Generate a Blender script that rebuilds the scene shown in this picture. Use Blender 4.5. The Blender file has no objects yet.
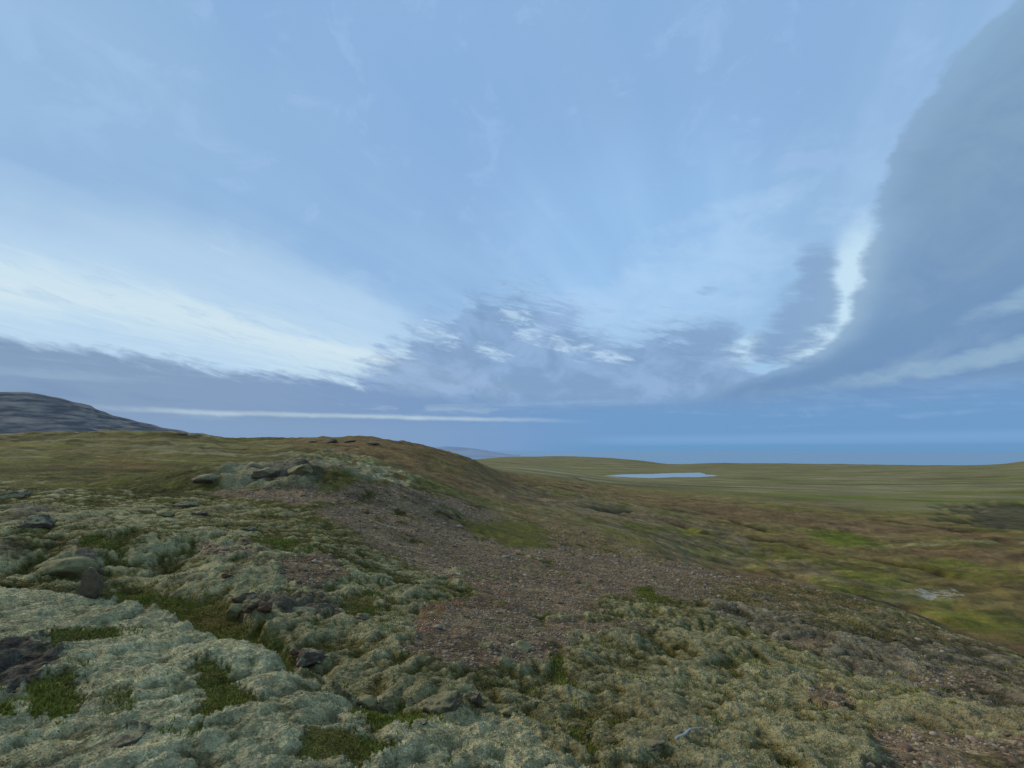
import bpy, math, random
import numpy as np
from mathutils import Vector, noise as mnoise
from math import radians, sin, cos, tan, atan2, pi

random.seed(7)
sc = bpy.context.scene
COL = sc.collection
F = 469.0            # focal length in pixels of the 1024 px wide frame
PITCH = radians(8.0)

# ------------------------------------------------------------------ helpers
def lin(r, g, b):
    f = lambda c: (c/255/12.92) if c/255 <= .04045 else ((c/255+.055)/1.055)**2.4
    return (f(r), f(g), f(b))

def ray(u, v):
    """azimuth and slope of a viewing direction, in world terms"""
    x = (u-512)/F; y = -(v-384)/F
    dy = cos(PITCH)-y*sin(PITCH); dz = y*cos(PITCH)+sin(PITCH)
    return math.atan2(x, dy), dz/math.hypot(x, dy)

def sstep(a, b, x):
    t = np.clip((x-a)/(b-a), 0, 1)
    return t*t*(3-2*t)

def _hash(ix, iy, seed):
    h = (ix.astype(np.int64)*374761393 + iy.astype(np.int64)*668265263 + seed*974634777) & 0xffffffff
    h = ((h ^ (h >> 13))*1274126177) & 0xffffffff
    h = (h ^ (h >> 16))
    return h

def gnoise(x, y, seed=0):
    """gradient noise about -1..1"""
    xf = np.floor(x); yf = np.floor(y)
    fx = (x-xf).astype(np.float32); fy = (y-yf).astype(np.float32)
    ix = xf.astype(np.int64); iy = yf.astype(np.int64)
    def g(dx, dy):
        a = (_hash(ix+dx, iy+dy, seed) & 0xffff).astype(np.float32)*(2*pi/65536)
        return np.cos(a)*(fx-dx)+np.sin(a)*(fy-dy)
    sx = fx*fx*fx*(fx*(fx*6-15)+10); sy = fy*fy*fy*(fy*(fy*6-15)+10)
    a = g(0, 0); b = g(1, 0); c = g(0, 1); d = g(1, 1)
    return ((a+(b-a)*sx) + ((c+(d-c)*sx)-(a+(b-a)*sx))*sy)*1.45

def worley(x, y, seed=0):
    xf = np.floor(x); yf = np.floor(y); ix = xf.astype(np.int64); iy = yf.astype(np.int64)
    best = np.full(x.shape, 9., np.float32); bid = np.zeros(x.shape, np.float32)
    for dx in (-1, 0, 1):
        for dy in (-1, 0, 1):
            h = _hash(ix+dx, iy+dy, seed)
            px = (h & 0xfff)/4096.; py = ((h >> 12) & 0xfff)/4096.
            d = (xf+dx+px-x)**2+(yf+dy+py-y)**2
            m = d < best
            best = np.where(m, d, best); bid = np.where(m, ((h >> 20) & 0xfff)/4096., bid)
    return np.sqrt(best), bid

def pchip(xk, yk, x):
    h = np.diff(xk); dl = np.diff(yk)/h
    m = np.zeros_like(yk)
    w1 = 2*h[1:]+h[:-1]; w2 = h[1:]+2*h[:-1]
    same = dl[:-1]*dl[1:] > 0
    with np.errstate(divide='ignore', invalid='ignore'):
        mm = (w1+w2)/(w1/dl[:-1]+w2/dl[1:])
    m[1:-1] = np.where(same, mm, 0)
    m[0] = dl[0]; m[-1] = dl[-1]
    i = np.clip(np.searchsorted(xk, x)-1, 0, len(xk)-2)
    t = np.clip((x-xk[i])/h[i], 0, 1)
    t2 = t*t; t3 = t2*t
    return ((2*t3-3*t2+1)*yk[i]+(t3-2*t2+t)*h[i]*m[i]+(-2*t3+3*t2)*yk[i+1]+(t3-t2)*h[i]*m[i+1])

# ------------------------------------------------------------------ lie of the land
# Survey of the land as ridge and hollow lines, near to far. Each entry: (u, v, 'z'|'r', value).
def Z(*a): return [(u, v, 'z', z) for u, v, z in a]
def Rr(*a): return [(u, v, 'r', r) for u, v, r in a]
CURVES = [
    Z((-150, 768, -1.4), (0, 768, -1.5), (300, 768, -1.62), (512, 768, -1.75), (768, 768, -2.0), (1024, 768, -2.35), (1170, 768, -2.5)),
    Z((-150, 585, -1.32), (0, 591, -1.42), (100, 602, -1.5), (200, 634, -1.6), (270, 655, -1.65), (330, 698, -1.72), (400, 730, -1.78),
      (470, 742, -1.85), (512, 742, -1.92), (640, 742, -2.1), (768, 742, -2.25), (1024, 742, -2.75), (1170, 742, -3)),
    Z((-150, 580, -1.9), (0, 587, -2.0), (100, 602, -2.2), (200, 630, -2.35), (270, 652, -2.3), (330, 694, -2.15), (400, 720, -2.05),
      (470, 722, -2.1), (512, 720, -2.2), (640, 720, -2.4), (768, 720, -2.6), (1024, 725, -3.1), (1170, 730, -3.3)),
    Z((-150, 560, -1.9), (0, 568, -2.0), (100, 583, -2.2), (200, 603, -2.3), (300, 640, -2.3), (400, 682, -2.25), (512, 690, -2.45),
      (640, 690, -2.8), (768, 690, -3.2), (900, 697, -3.6), (1024, 710, -3.9), (1170, 720, -4)),
    Z((-150, 515, -2.1), (0, 522, -2.1), (100, 532, -2.2), (200, 545, -2.3), (300, 565, -2.5), (400, 592, -2.8), (512, 610, -3.4),
      (640, 612, -4.2), (768, 618, -5.2), (900, 645, -5.2), (1024, 685, -4.7), (1170, 705, -4.6)),
    Z((-150, 483, -2.1), (0, 488, -2.3), (100, 498, -2.6), (200, 506, -2.8), (300, 520, -3.0), (400, 545, -4.0), (512, 562, -5.5),
      (640, 568, -7.2), (700, 574, -8.0), (768, 584, -8.4), (860, 603, -8.2), (900, 615, -7.8), (960, 637, -7.0), (1024, 661, -6.3), (1170, 715, -5.5)),
    Z((-150, 472, -2.0), (0, 475, -2.2), (100, 482, -2.6), (200, 488, -2.9), (300, 492, -3.0), (400, 510, -4.5), (512, 530, -7.5),
      (640, 548, -10.5), (700, 565, -14.5), (768, 581, -17), (860, 599, -17), (900, 611, -16.5), (960, 632, -15), (1024, 656, -14), (1170, 705, -13)),
    Z((-150, 461, -1.2), (0, 463, -1.5), (100, 466, -1.9), (200, 470, -2.3), (300, 471, -2.5), (400, 480, -4.2), (512, 505, -9),
      (640, 530, -14), (700, 545, -18), (768, 555, -21), (900, 577, -21), (1024, 600, -19), (1170, 620, -18)),
    Rr((-150, 436, 160), (0, 436, 165), (60, 433, 160), (130, 432, 160), (200, 436, 150), (250, 439, 145), (300, 438, 135), (360, 438.5, 130),
       (400, 442, 130), (440, 450, 132), (470, 460, 135), (512, 480, 150), (560, 490, 160), (640, 505, 176), (768, 520, 200), (900, 540, 195), (1024, 552, 190), (1170, 560, 190)),
    [(-150, 450, 'z', -4), (0, 450, 'z', -4), (200, 450, 'z', -4)][:0] +
    [(-150, 452, 'r', 300), (0, 452, 'r', 300), (250, 452, 'r', 300), (400, 457, 'r', 300), (440, 461, 'r', 310), (470, 467, 'r', 320), (512, 473, 'r', 345),
     (640, 488, 'r', 377), (768, 498, 'r', 392), (900, 511, 'r', 379), (1024, 521, 'r', 370), (1170, 527, 'r', 360)],
    [(-150, 460, 'r', 900), (0, 460, 'r', 900), (400, 463, 'r', 900), (470, 464, 'r', 880), (512, 465, 'r', 878), (640, 479, 'r', 830), (768, 484, 'r', 815),
     (900, 489, 'r', 830), (1024, 491, 'r', 880), (1170, 494, 'r', 880)],
    [(-150, 462, 'r', 1350), (400, 463, 'r', 1350), (480, 462, 'r', 1350), (512, 463, 'r', 1350), (590, 470, 'r', 1350), (640, 471.8, 'r', 1370), (730, 472, 'r', 1370),
     (768, 473, 'r', 1350), (900, 474, 'r', 1350), (1024, 474, 'r', 1350), (1170, 474, 'r', 1350)],
    [(-150, 462, 'r', 2600), (440, 462, 'r', 2600), (480, 459, 'r', 2600), (512, 457, 'r', 2600), (560, 456.3, 'r', 2600), (600, 457.5, 'r', 2600), (640, 460.5, 'r', 2600),
     (675, 464.5, 'r', 2600), (690, 464, 'r', 2600), (700, 463.3, 'r', 2600), (768, 463.3, 'r', 2600), (900, 465, 'r', 2600), (975, 465.5, 'r', 2600), (1000, 464, 'r', 2600), (1024, 461.5, 'r', 2600), (1170, 458, 'r', 2600)],
    [(-150, 480, 'r', 3300), (1170, 480, 'r', 3300)],
    [(-150, 470, 'r', 9000), (1170, 470, 'r', 9000)],
]
HALF = radians(60)
NC = 1300
az_in = np.linspace(-HALF, HALF, NC)
az_out = np.linspace(HALF, 2*pi-HALF, 122)[1:-1]
AZ = np.concatenate([az_in, az_out])
NR = 1420
RAD = np.exp(np.linspace(math.log(0.9), math.log(9000), NR))
azk = np.clip(AZ, -HALF, HALF)
back = np.clip((AZ-HALF)/(2*pi-2*HALF), 0, 1)       # way round behind the viewer
rk = [np.full(AZ.shape, .3)]; zk = [np.full(AZ.shape, -1.6)]
for c in CURVES:
    pts = []
    for u, v, kind, val in c:
        a, s = ray(u, v)
        if kind == 'z': pts.append((a, val/s, val))
        else: pts.append((a, val, val*s))
    pts.sort(); A = np.array(pts)
    if len(A) > 3:
        r = pchip(A[:, 0], A[:, 1], np.clip(azk, A[0, 0], A[-1, 0])); z = pchip(A[:, 0], A[:, 2], np.clip(azk, A[0, 0], A[-1, 0]))
    else:
        r = np.interp(azk, A[:, 0], A[:, 1]); z = np.interp(azk, A[:, 0], A[:, 2])
    rl, zl = r[0], z[0]
    bw = sstep(0, 1, back)
    r = r*(1-bw)+rl*bw; z = z*(1-bw)+zl*bw
    r = np.maximum(r, rk[-1]*1.04)
    rk.append(r); zk.append(z)
rk = np.array(rk); zk = np.array(zk)
ZM = np.zeros((NR, len(AZ)))
for j in range(len(AZ)):
    ZM[:, j] = pchip(rk[:, j], zk[:, j], RAD)
# soften across azimuth
ker = np.exp(-np.linspace(-2, 2, 21)**2); ker /= ker.sum()
pad = np.concatenate([ZM[:, -10:], ZM, ZM[:, :10]], axis=1)
ZM = sum(ker[k]*pad[:, k:k+ZM.shape[1]] for k in range(21))
X = RAD[:, None]*np.sin(AZ)[None, :]; Y = RAD[:, None]*np.cos(AZ)[None, :]
RR = np.broadcast_to(RAD[:, None], X.shape)

def pick_on(Zg, u, v):
    a, s = ray(u, v)
    j = int(np.clip(round((a+HALF)/(2*HALF)*(NC-1)), 0, NC-1))
    d = Zg[:, j]-s*RAD
    i = int(np.argmax(d >= 0))
    if d.max() < 0:                                   # above the skyline: take the crest itself
        near = (RAD < 2700) & (RAD > 3)
        i = int(np.argmax(np.where(near, Zg[:, j]/RAD, -9)))
        return Vector((RAD[i]*sin(a), RAD[i]*cos(a), Zg[i, j])), RAD[i]
    if i == 0: i = 1
    t = -d[i-1]/(d[i]-d[i-1]) if d[i] != d[i-1] else 0
    r = RAD[i-1]+(RAD[i]-RAD[i-1])*min(max(t, 0), 1)
    return Vector((r*sin(a), r*cos(a), r*s)), r

def sdist(poly):
    """signed distance (inside positive) to a world polygon, only evaluated near it"""
    P = np.array(poly); x0, y0 = P.min(0); x1, y1 = P.max(0)
    m = .35*max(x1-x0, y1-y0)+.2
    sel = (X > x0-m) & (X < x1+m) & (Y > y0-m) & (Y < y1+m)
    xs = X[sel]; ys = Y[sel]
    d = np.full(xs.shape, 1e9); ins = np.zeros(xs.shape, bool)
    n = len(P)
    for i in range(n):
        ax, ay = P[i]; bx, by = P[(i+1) % n]
        ex, ey = bx-ax, by-ay
        t = np.clip(((xs-ax)*ex+(ys-ay)*ey)/(ex*ex+ey*ey+1e-9), 0, 1)
        d = np.minimum(d, np.hypot(xs-ax-t*ex, ys-ay-t*ey))
        c = ((ay > ys) != (by > ys)) & (xs < ex*(ys-ay)/(by-ay+1e-12)+ax)
        ins ^= c
    out = np.full(X.shape, -1e9); out[sel] = np.where(ins, d, -d)
    return out

def patch(pix, soft=.5, rough=1.0, seed=1, zg=None):
    """cover patch from a surveyed outline"""
    pts = []; rs = []
    for u, v in pix:
        p, r = pick_on(ZM2 if zg is None else zg, u, v); pts.append((p.x, p.y)); rs.append(r)
    P = np.array(pts); ext = math.sqrt(abs(sum(P[i, 0]*P[(i+1) % len(P), 1]-P[(i+1) % len(P), 0]*P[i, 1] for i in range(len(P))))/2)
    d = sdist(pts); sel = d > -1e8
    el_ = np.minimum(ext, RR[sel]*.20)
    w = el_*.10*soft*(.6+.8*(RR[sel] > 12))
    n = gnoise(X[sel]/(ext*.20), Y[sel]/(ext*.20), seed)*el_*.13+gnoise(X[sel]/(ext*.07), Y[sel]/(ext*.07), seed+1)*el_*.10
    out = np.zeros(X.shape, np.float32)
    out[sel] = sstep(-w, w, d[sel]+n*rough)
    return out

def pline(pix):
    return [pick_on(ZM2, u, v)[0] for u, v in pix]

def ldist(pts):
    P = np.array([(p.x, p.y) for p in pts])
    d = np.full(X.shape, 1e9)
    for a, b in zip(P[:-1], P[1:]):
        e = b-a; t = np.clip(((X-a[0])*e[0]+(Y-a[1])*e[1])/(e@e), 0, 1)
        d = np.minimum(d, np.hypot(X-a[0]-t*e[0], Y-a[1]-t*e[1]))
    return d

# ---- larger features
SP = RR*0.0021
def oct_(wl, seed, ax=1.0, ang=0.0, f=gnoise):
    """one octave at wavelength wl metres; faded where the sheet is too coarse to carry it"""
    rows = np.where(RAD*0.0021*2.2 < wl)[0]
    out = np.zeros(X.shape, np.float32)
    if len(rows) == 0: return out
    k = rows[-1]+1
    x = X[:k]; y = Y[:k]
    if ang or ax != 1:
        c, s = cos(ang), sin(ang); x, y = (x*c+y*s)/ax, (-x*s+y*c)
    w = sstep(2.2, 4.5, wl/(RAD[:k]*0.0021))[:, None]
    out[:k] = f(x/wl, y/wl, seed)*w
    return out

lake_pix = [(604, 475.6), (622, 474.4), (650, 474), (668, 473.3), (700, 472.6), (706, 474.6), (720, 475.6), (700, 477.4), (672, 477.2), (650, 478.3), (622, 477.4)]
LZ = -58.0
lake_w = []
for u, v in lake_pix:
    a, s = ray(u, v); r = LZ/s; lake_w.append((r*sin(a), r*cos(a)))

knoll, rkn = pick_on(ZM, 305, 487)
def bump(c, rx, ry, h, ang=0, p=2):
    dx = X-c.x; dy = Y-c.y; ca, sa = cos(ang), sin(ang)
    q = ((dx*ca+dy*sa)/rx)**2+((-dx*sa+dy*ca)/ry)**2
    return h*np.exp(-q**(p/2))
ZB = ZM.copy()
ZB += bump(knoll, 13.5, 6.5, 1.6, 0.15, 4)
k2, _ = pick_on(ZM, 400, 478); ZB += bump(k2, 8, 7, .8, 0, 3)
k3, _ = pick_on(ZM, 50, 560); ZB += bump(k3, 1.9, 1.5, .42, .2, 4)
k4, _ = pick_on(ZM, 160, 548); ZB += bump(k4, 3.2, 1.4, .22, .2, 3)
k5, _ = pick_on(ZM, 270, 560); ZB += bump(k5, 3.0, 1.4, .2, .0, 3)
k6, _ = pick_on(ZM, 60, 500); ZB += bump(k6, 6, 3, .35, .0, 3)
k7, _ = pick_on(ZM, 420, 705); ZB += bump(k7, .6, .35, .16, -.5, 3)
ZM2 = ZB.copy()

# ---- cover masks
outcrop = patch([(-110, 588), (0, 590), (100, 601), (170, 622), (270, 652), (300, 676), (335, 698), (380, 716), (440, 706), (510, 726), (560, 760), (620, 800), (300, 900), (-110, 900)], .35, .35, 3)
leftmoss = patch([(-110, 478), (60, 482), (150, 500), (230, 530), (330, 545), (430, 580), (400, 625), (330, 640), (200, 595), (100, 590), (-110, 585)], .8, 1.2, 5)
gravel = np.maximum.reduce([
    patch([(340, 500), (400, 488), (440, 494), (520, 518), (560, 545), (650, 562), (700, 570), (742, 588), (690, 602), (610, 598), (575, 618), (560, 648), (520, 668), (450, 664), (415, 645), (450, 612), (480, 592), (440, 565), (380, 540), (330, 520)], 1.5, 1.9, 9),
    patch([(370, 488), (470, 498), (560, 538), (500, 590), (440, 582), (350, 530)], 1.5, 1.6, 10),
    patch([(400, 640), (440, 606), (500, 596), (590, 600), (560, 655), (500, 676), (440, 672)], 1.2, 1.5, 27),
    patch([(205, 492), (260, 487), (330, 485), (380, 486), (360, 503), (300, 506), (240, 500)], .8, 1, 11),
    patch([(275, 562), (330, 556), (350, 580), (300, 592), (280, 580)], .8, 1, 12),
    patch([(870, 742), (930, 738), (1060, 750), (1060, 790), (880, 790)], 2.4, 1.6, 13),
    patch([(900, 683), (945, 670), (990, 675), (985, 692), (930, 697)], 1.2, 1, 14),
    patch([(575, 628), (640, 622), (650, 634), (580, 640)], 1, 1, 15),
    patch([(200, 545), (255, 545), (260, 557), (205, 560)], 1, 1.2, 16),
    patch([(205, 548), (250, 540), (262, 556), (215, 560)], 1, 1.2, 17), patch([(790, 640), (830, 640), (835, 650), (795, 650)], 1, 1.2, 18), patch([(810, 690), (850, 700), (845, 712), (810, 705)], 1, 1.2, 19),
])
gravel = gravel*(1-.9*sstep(.34, .60, .7*gnoise(X/3.1, Y/3.1, 901)+.5*gnoise(X/1.2, Y/1.2, 902)*sstep(60, 30, RR)+.5*gnoise(X/9, Y/9, 903)))
upbrown = patch([(270, 441), (360, 436), (440, 448), (500, 470), (560, 500), (520, 505), (460, 490), (410, 468), (330, 455)], 1.2, 1.0, 21)
knollmoss = patch([(212, 480), (245, 464), (300, 453), (345, 449), (372, 458), (412, 478), (400, 486), (360, 480), (325, 470), (300, 482), (230, 487)], .7, 1.1, 20)
gravel = gravel*(1-.92*knollmoss)
slopegrey = patch([(745, 592), (860, 606), (960, 640), (1030, 668), (1030, 720), (900, 690), (800, 650), (700, 610)], 1.0, 1.0, 23)
redspot = patch([(440, 575), (470, 580), (520, 590), (500, 615), (450, 610), (420, 640), (400, 620)], 1.5, 1.2, 22)
gully = patch([(100, 588), (150, 590), (215, 600), (245, 618), (265, 640), (300, 660), (330, 690), (300, 672), (250, 650), (190, 628), (120, 606)], .7, .6, 25)
greens = [gully,
    patch([(190, 665), (225, 670), (245, 700), (268, 712), (225, 722), (200, 742), (188, 730), (205, 700)], .6, 1, 31),
    patch([(28, 686), (70, 676), (88, 706), (60, 724), (30, 716)], .7, 1, 32),
    patch([(300, 728), (345, 735), (400, 758), (370, 775), (300, 760)], .7, 1, 33),
    patch([(350, 712), (400, 712), (432, 724), (410, 742), (370, 732)], .6, .9, 34),
    patch([(45, 648), (45, 636), (120, 632), (115, 644), (75, 650)], .9, 1.2, 35),
    patch([(95, 702), (130, 696), (135, 715), (100, 722)], 1., 1.2, 36)*.6,
    patch([(-20, 708), (8, 706), (12, 722), (-20, 726)], 1., 1.2, 36),
    patch([(462, 528), (500, 516), (545, 528), (560, 548), (515, 549)], .8, 1., 37),
    patch([(634, 590), (650, 588), (664, 602), (645, 603)], 1, 1, 38),
    patch([(552, 656), (562, 655), (567, 690), (553, 690)], 1, 1, 39)*.8,
    patch([(560, 728), (580, 730), (610, 762), (590, 765)], 1, 1, 40),
    patch([(80, 538), (130, 540), (120, 560), (80, 552)], 1, 1.3, 41),
    patch([(35, 580), (80, 580), (80, 590), (40, 590)], 1, 1.3, 42),
    patch([(340, 598), (380, 592), (375, 615), (345, 618)], 1, 1.5, 43)*.8,
    patch([(260, 535), (310, 545), (300, 552), (260, 548)], 1, 1.5, 44)*.8,
    patch([(320, 485), (360, 478), (340, 492), (322, 494)], 1, 1.5, 45)*.8,
    patch([(810, 530), (850, 532), (888, 545), (850, 548), (815, 540)], 1, 1.2, 46),
    patch([(700, 545), (740, 556), (840, 580), (900, 606), (1010, 640), (1060, 645), (1060, 615), (940, 596), (860, 572), (760, 548)], .9, 1, 47)*.75,
    patch([(780, 600), (810, 585), (900, 600), (1000, 612), (1040, 640), (980, 640), (900, 610), (850, 596)], .9, 1, 48)*0,
    patch([(560, 525), (620, 520), (700, 545), (660, 560), (600, 545)], 1, 1.3, 49)*.12,
]
green = np.maximum.reduce(greens)
rocky = np.maximum.reduce([
    patch([(245, 603), (320, 598), (345, 612), (300, 622), (250, 618)], .8, 1.2, 51)*.8,
    patch([(-30, 650), (30, 645), (60, 662), (45, 680), (10, 694), (-30, 690)], .6, 1, 52),
    patch([(72, 545), (98, 560), (100, 592), (86, 594), (78, 570)], .8, .8, 53),
    patch([(100, 735), (150, 733), (150, 748), (105, 748)], .8, 1, 54)*.9,
    patch([(250, 470), (290, 462), (330, 466), (340, 474), (300, 480), (250, 478)], 1.2, 1.5, 55)*.7,
    patch([(0, 505), (60, 508), (50, 525), (0, 522)], 1, 1.5, 56)*.6,
    patch([(-30, 540), (20, 545), (30, 560), (-30, 560)], 1, 1.5, 57)*.5,
])
darkcliff = patch([(945, 506), (1000, 502), (1080, 505), (1080, 530), (1000, 528), (955, 522)], .8, 1.2, 61)
palegravel = patch([(915, 592), (955, 590), (962, 596), (925, 599)], 1, 1.2, 62)
orange = np.maximum(patch([(80, 458), (170, 462), (175, 470), (100, 476)], 1.6, 1.5, 63), patch([(-40, 440), (20, 436), (15, 445), (-40, 447)], 1.6, 1.5, 64))
lakeN = gnoise(X/45, Y/45, 71)*5+gnoise(X/17, Y/17, 72)*3
ld = sdist(lake_w)+lakeN
inlake = ld > 0

DITCH = [([(690, 553), (720, 562), (745, 566), (790, 574), (820, 586), (850, 592)], .8),
         ([(560, 500), (590, 508), (640, 512), (700, 532)], 1.0),
         ([(800, 548), (850, 556), (930, 568), (990, 580)], .9),
         ([(860, 600), (900, 606), (950, 622)], .7), ([(740, 536), (800, 545), (830, 552)], .9),
         ([(640, 505), (700, 512), (760, 530)], 1.2), ([(880, 520), (940, 526), (1030, 545)], 1.6), ([(545, 475), (575, 478), (620, 488)], 1.6)]
ditch = np.zeros(X.shape); 
wob = gnoise(X/9, Y/9, 75)*2.2+gnoise(X/3, Y/3, 76)*.7
for pl, w in DITCH:
    d = np.abs(ldist(pline(pl))+wob*.45)
    ditch = np.maximum(ditch, np.exp(-(d/(w*2.0))**2))

far = sstep(45, 110, RR)*sstep(-14, -19, ZM) if False else sstep(0, 1, (RR-55)/60)*sstep(-7, -11, ZM)
far = np.maximum(far, sstep(200, 320, RR)).astype(np.float32)
_q = RR/rk[6][None, :]+.03*gnoise(X/3, Y/3, 77)
_a = np.broadcast_to(sstep(ray(690, 580)[0], ray(770, 585)[0], AZ)*(1-sstep(1.2, 1.6, AZ)), X.shape)
far = (np.maximum(far*(1-_a), 0)+_a*sstep(1.02, 1.10, _q)).astype(np.float32)
ang = None
_p1 = pick_on(ZM, 770, 620)[0]; _p2 = pick_on(ZM, 880, 672)[0]
ang = atan2(_p2.y-_p1.y, _p2.x-_p1.x); print('streak angle', ang)
plain = sstep(280, 500, RR)
left_far = sstep(60, 90, RR)*(1-far)

# ---- relief
def bill(n): return np.abs(n)*2-.45
b24 = bill(oct_(2.6, 101, 1.5, ang)); b11 = bill(oct_(1.15, 102, 1.5, ang)); b5 = bill(oct_(.52, 103, 1.35, ang))
b25 = bill(oct_(.25, 104, 1.2, ang)); b12 = bill(oct_(.12, 105)); b6 = bill(oct_(.06, 106)); b3 = oct_(.032, 107)
o9 = bill(oct_(.9, 111, 1.6, .9)); o4 = bill(oct_(.42, 112, 1.5, .9)); o2 = bill(oct_(.19, 113, 1.4, .9)); o1 = bill(oct_(.095, 114, 1.3, .9))
f30 = oct_(34, 120, 2.2, .5); f12 = oct_(13, 121, 2.0, .5); f5 = oct_(5.5, 122, 1.6, .3); f90 = oct_(110, 123, 2.5, 0); f200 = oct_(260, 124, 3, 0)
fillb = (RR > 0)
hum = np.clip(1-sstep(.0, 1.3, gravel)*1.0-outcrop-far-upbrown*.8, 0, 1)
# small-scale bands fade away from zero where filtered
def fade(wl): return sstep(2.2, 4.5, wl/(RAD*0.0021))[:, None]
b24 = b24*fade(2.6); b11 = b11*fade(1.15); b5 = b5*fade(.52); b25 = b25*fade(.25); b12 = b12*fade(.12); b6 = b6*fade(.06)
o9 = o9*fade(.9); o4 = o4*fade(.42); o2 = o2*fade(.19); o1 = o1*fade(.095)
hs = sstep(3, 9, RR)
def dome(wl, seed, ax, an, warp):
    wx = oct_(wl*2.1, seed+50)*wl*warp; wy = oct_(wl*2.1, seed+51)*wl*warp
    c, s = cos(an), sin(an)
    x = X+wx; y = Y+wy; x, y = (x*c+y*s)/ax, (-x*s+y*c)
    d, i = worley(x/wl, y/wl, seed)
    return (np.sqrt(np.clip(1-(d/.95)**2, 0, 1))-.6)*(.55+.9*i)*fade(wl)
def fade(wl): return sstep(2.2, 4.5, wl/(RAD*0.0021))[:, None]
D9 = dome(.56, 501, 2.8, ang, 1.1); D4 = dome(.23, 502, 2.2, ang, 1.0); D2 = dome(.13, 503, 1.6, ang, .5); D1 = dome(.085, 504, 1.2, 0, .4)
E4 = dome(.27, 505, 1.9, .9, .7); E2 = dome(.12, 506, 1.7, .9, .6)
lump = .14*b24*hs+.08*b11*(.4+.6*hs)+.04*b5+.026*b25+.011*b12+.005*b6+.085*D9*(.3+.7*hs)+.080*D4+.055*D2+.022*D1
lumpo = .045*o9+.03*o4+.020*o2+.010*o1+.075*E4+.042*E2+.018*D1+.005*b6+.002*b3
rel = lump*hum*(1-.75*green)*(1-.35*left_far)
rel += lumpo*outcrop*(1-.5*green)
rel += (.06+.012*b5+.006*b25+.03*oct_(1.9, 131))*gravel
rel += (.12*f5*sstep(14, 40, RR)*(1-far))
rk5 = bill(oct_(.7, 141, 1.3, .4))*fade(.7); rk2 = bill(oct_(.28, 142))*fade(.28)
rel += rocky*(.06*rk5+.05*rk2+.02*oct_(.09, 143))
far_a = np.clip(1-plain, 0, 1)
rel += far*((.9*f30+.5*f12+.25*f5)*far_a*(.3+.7*sstep(50, 110, RR)) + plain*(1.1*f90+.5*f30)*(1-sstep(2100, 2500, RR)*.8)+plain*1.8*f200*(1-sstep(1900, 2500, RR)))
rel += far*far_a*(.22*bill(oct_(2.6, 911, 1.3, .4))*fade(2.6)+.34*bill(oct_(6.5, 912, 1.5, .4))*fade(6.5))
rel += left_far*(.13*bill(oct_(2.3, 913, 1.3, 0))*fade(2.3)+.22*bill(oct_(6., 914, 1.5, 0))*fade(6.))
rel -= upbrown*.12*bill(oct_(3.2, 151, 1.5, .3))*fade(3.2)
cr = np.exp(-((RR-140)/28)**2)*(1-far)
rel += knollmoss*(.42*bill(oct_(3.4, 157, 1.6, 0))*fade(3.)+.26*bill(oct_(1.4, 158))*fade(1.2))
rel += cr*(.5*oct_(7, 152)+.28*oct_(2.8, 153)+.6*oct_(22, 154)+.5*np.clip(oct_(11, 159)*1.6-.3, 0, 1))
rel -= ditch*np.clip(RR/90, .5, 1.4)*1.0
rel -= darkcliff*3.5
rel -= gully*.08
rel += sstep(2200, 2600, RR)*(1-sstep(2650, 3000, RR))*(2.2*oct_(120, 155)+1.0*oct_(45, 156))
ZG = ZM2+rel
nearlake = sstep(-160, -10, ld)
ZG = ZG*(1-nearlake)+np.maximum(LZ+.6+sstep(0, -160, ld)*1.2, 0*ZG-1e9)*nearlake
ZG = np.where((ld > -1e8) & (RR > 600), np.maximum(ZG, LZ+.5), ZG)
ZG = np.where(inlake, LZ-1.2, ZG)

def pick(u, v): return pick_on(ZG, u, v)
def ground_z(x, y):
    r = math.hypot(x, y); a = atan2(x, y)
    fj = np.clip((a+HALF)/(2*HALF)*(NC-1), 0, NC-2); fi = np.clip((math.log(r)-math.log(.9))/(math.log(9000)-math.log(.9))*(NR-1), 0, NR-2)
    i = int(fi); j = int(fj); ti = fi-i; tj = fj-j
    return float((ZG[i, j]*(1-tj)+ZG[i, j+1]*tj)*(1-ti)+(ZG[i+1, j]*(1-tj)+ZG[i+1, j+1]*tj)*ti)

# ---- base colour per point, by cover, with occlusion painted into the creases
def mixc(c, col, m):
    m = np.clip(m, 0, 1)[..., None]
    return c*(1-m)+np.asarray(col, np.float32)*m
PALE = (.345, .345, .225); PALE2 = (.235, .232, .135); OLIVE = (.150, .132, .042); DKG = (.085, .095, .014); BRN = (.215, .168, .122); RED = (.265, .125, .075)
HEATH = (.155, .115, .050); ROCK = (.160, .135, .115); DARK = (.040, .032, .020)
n1 = oct_(9, 201); n2 = oct_(3.3, 202); n3 = oct_(1.1, 203); n4 = oct_(.4, 204); n5 = oct_(.14, 205); n6 = oct_(.05, 206)
n30 = oct_(30, 207, 2.2, .3); n100 = oct_(110, 208, 3, 0.1); n300 = oct_(320, 209, 3.5, 0.1)
C = np.zeros(X.shape+(3,), np.float32)+np.array(PALE2, np.float32)
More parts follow.
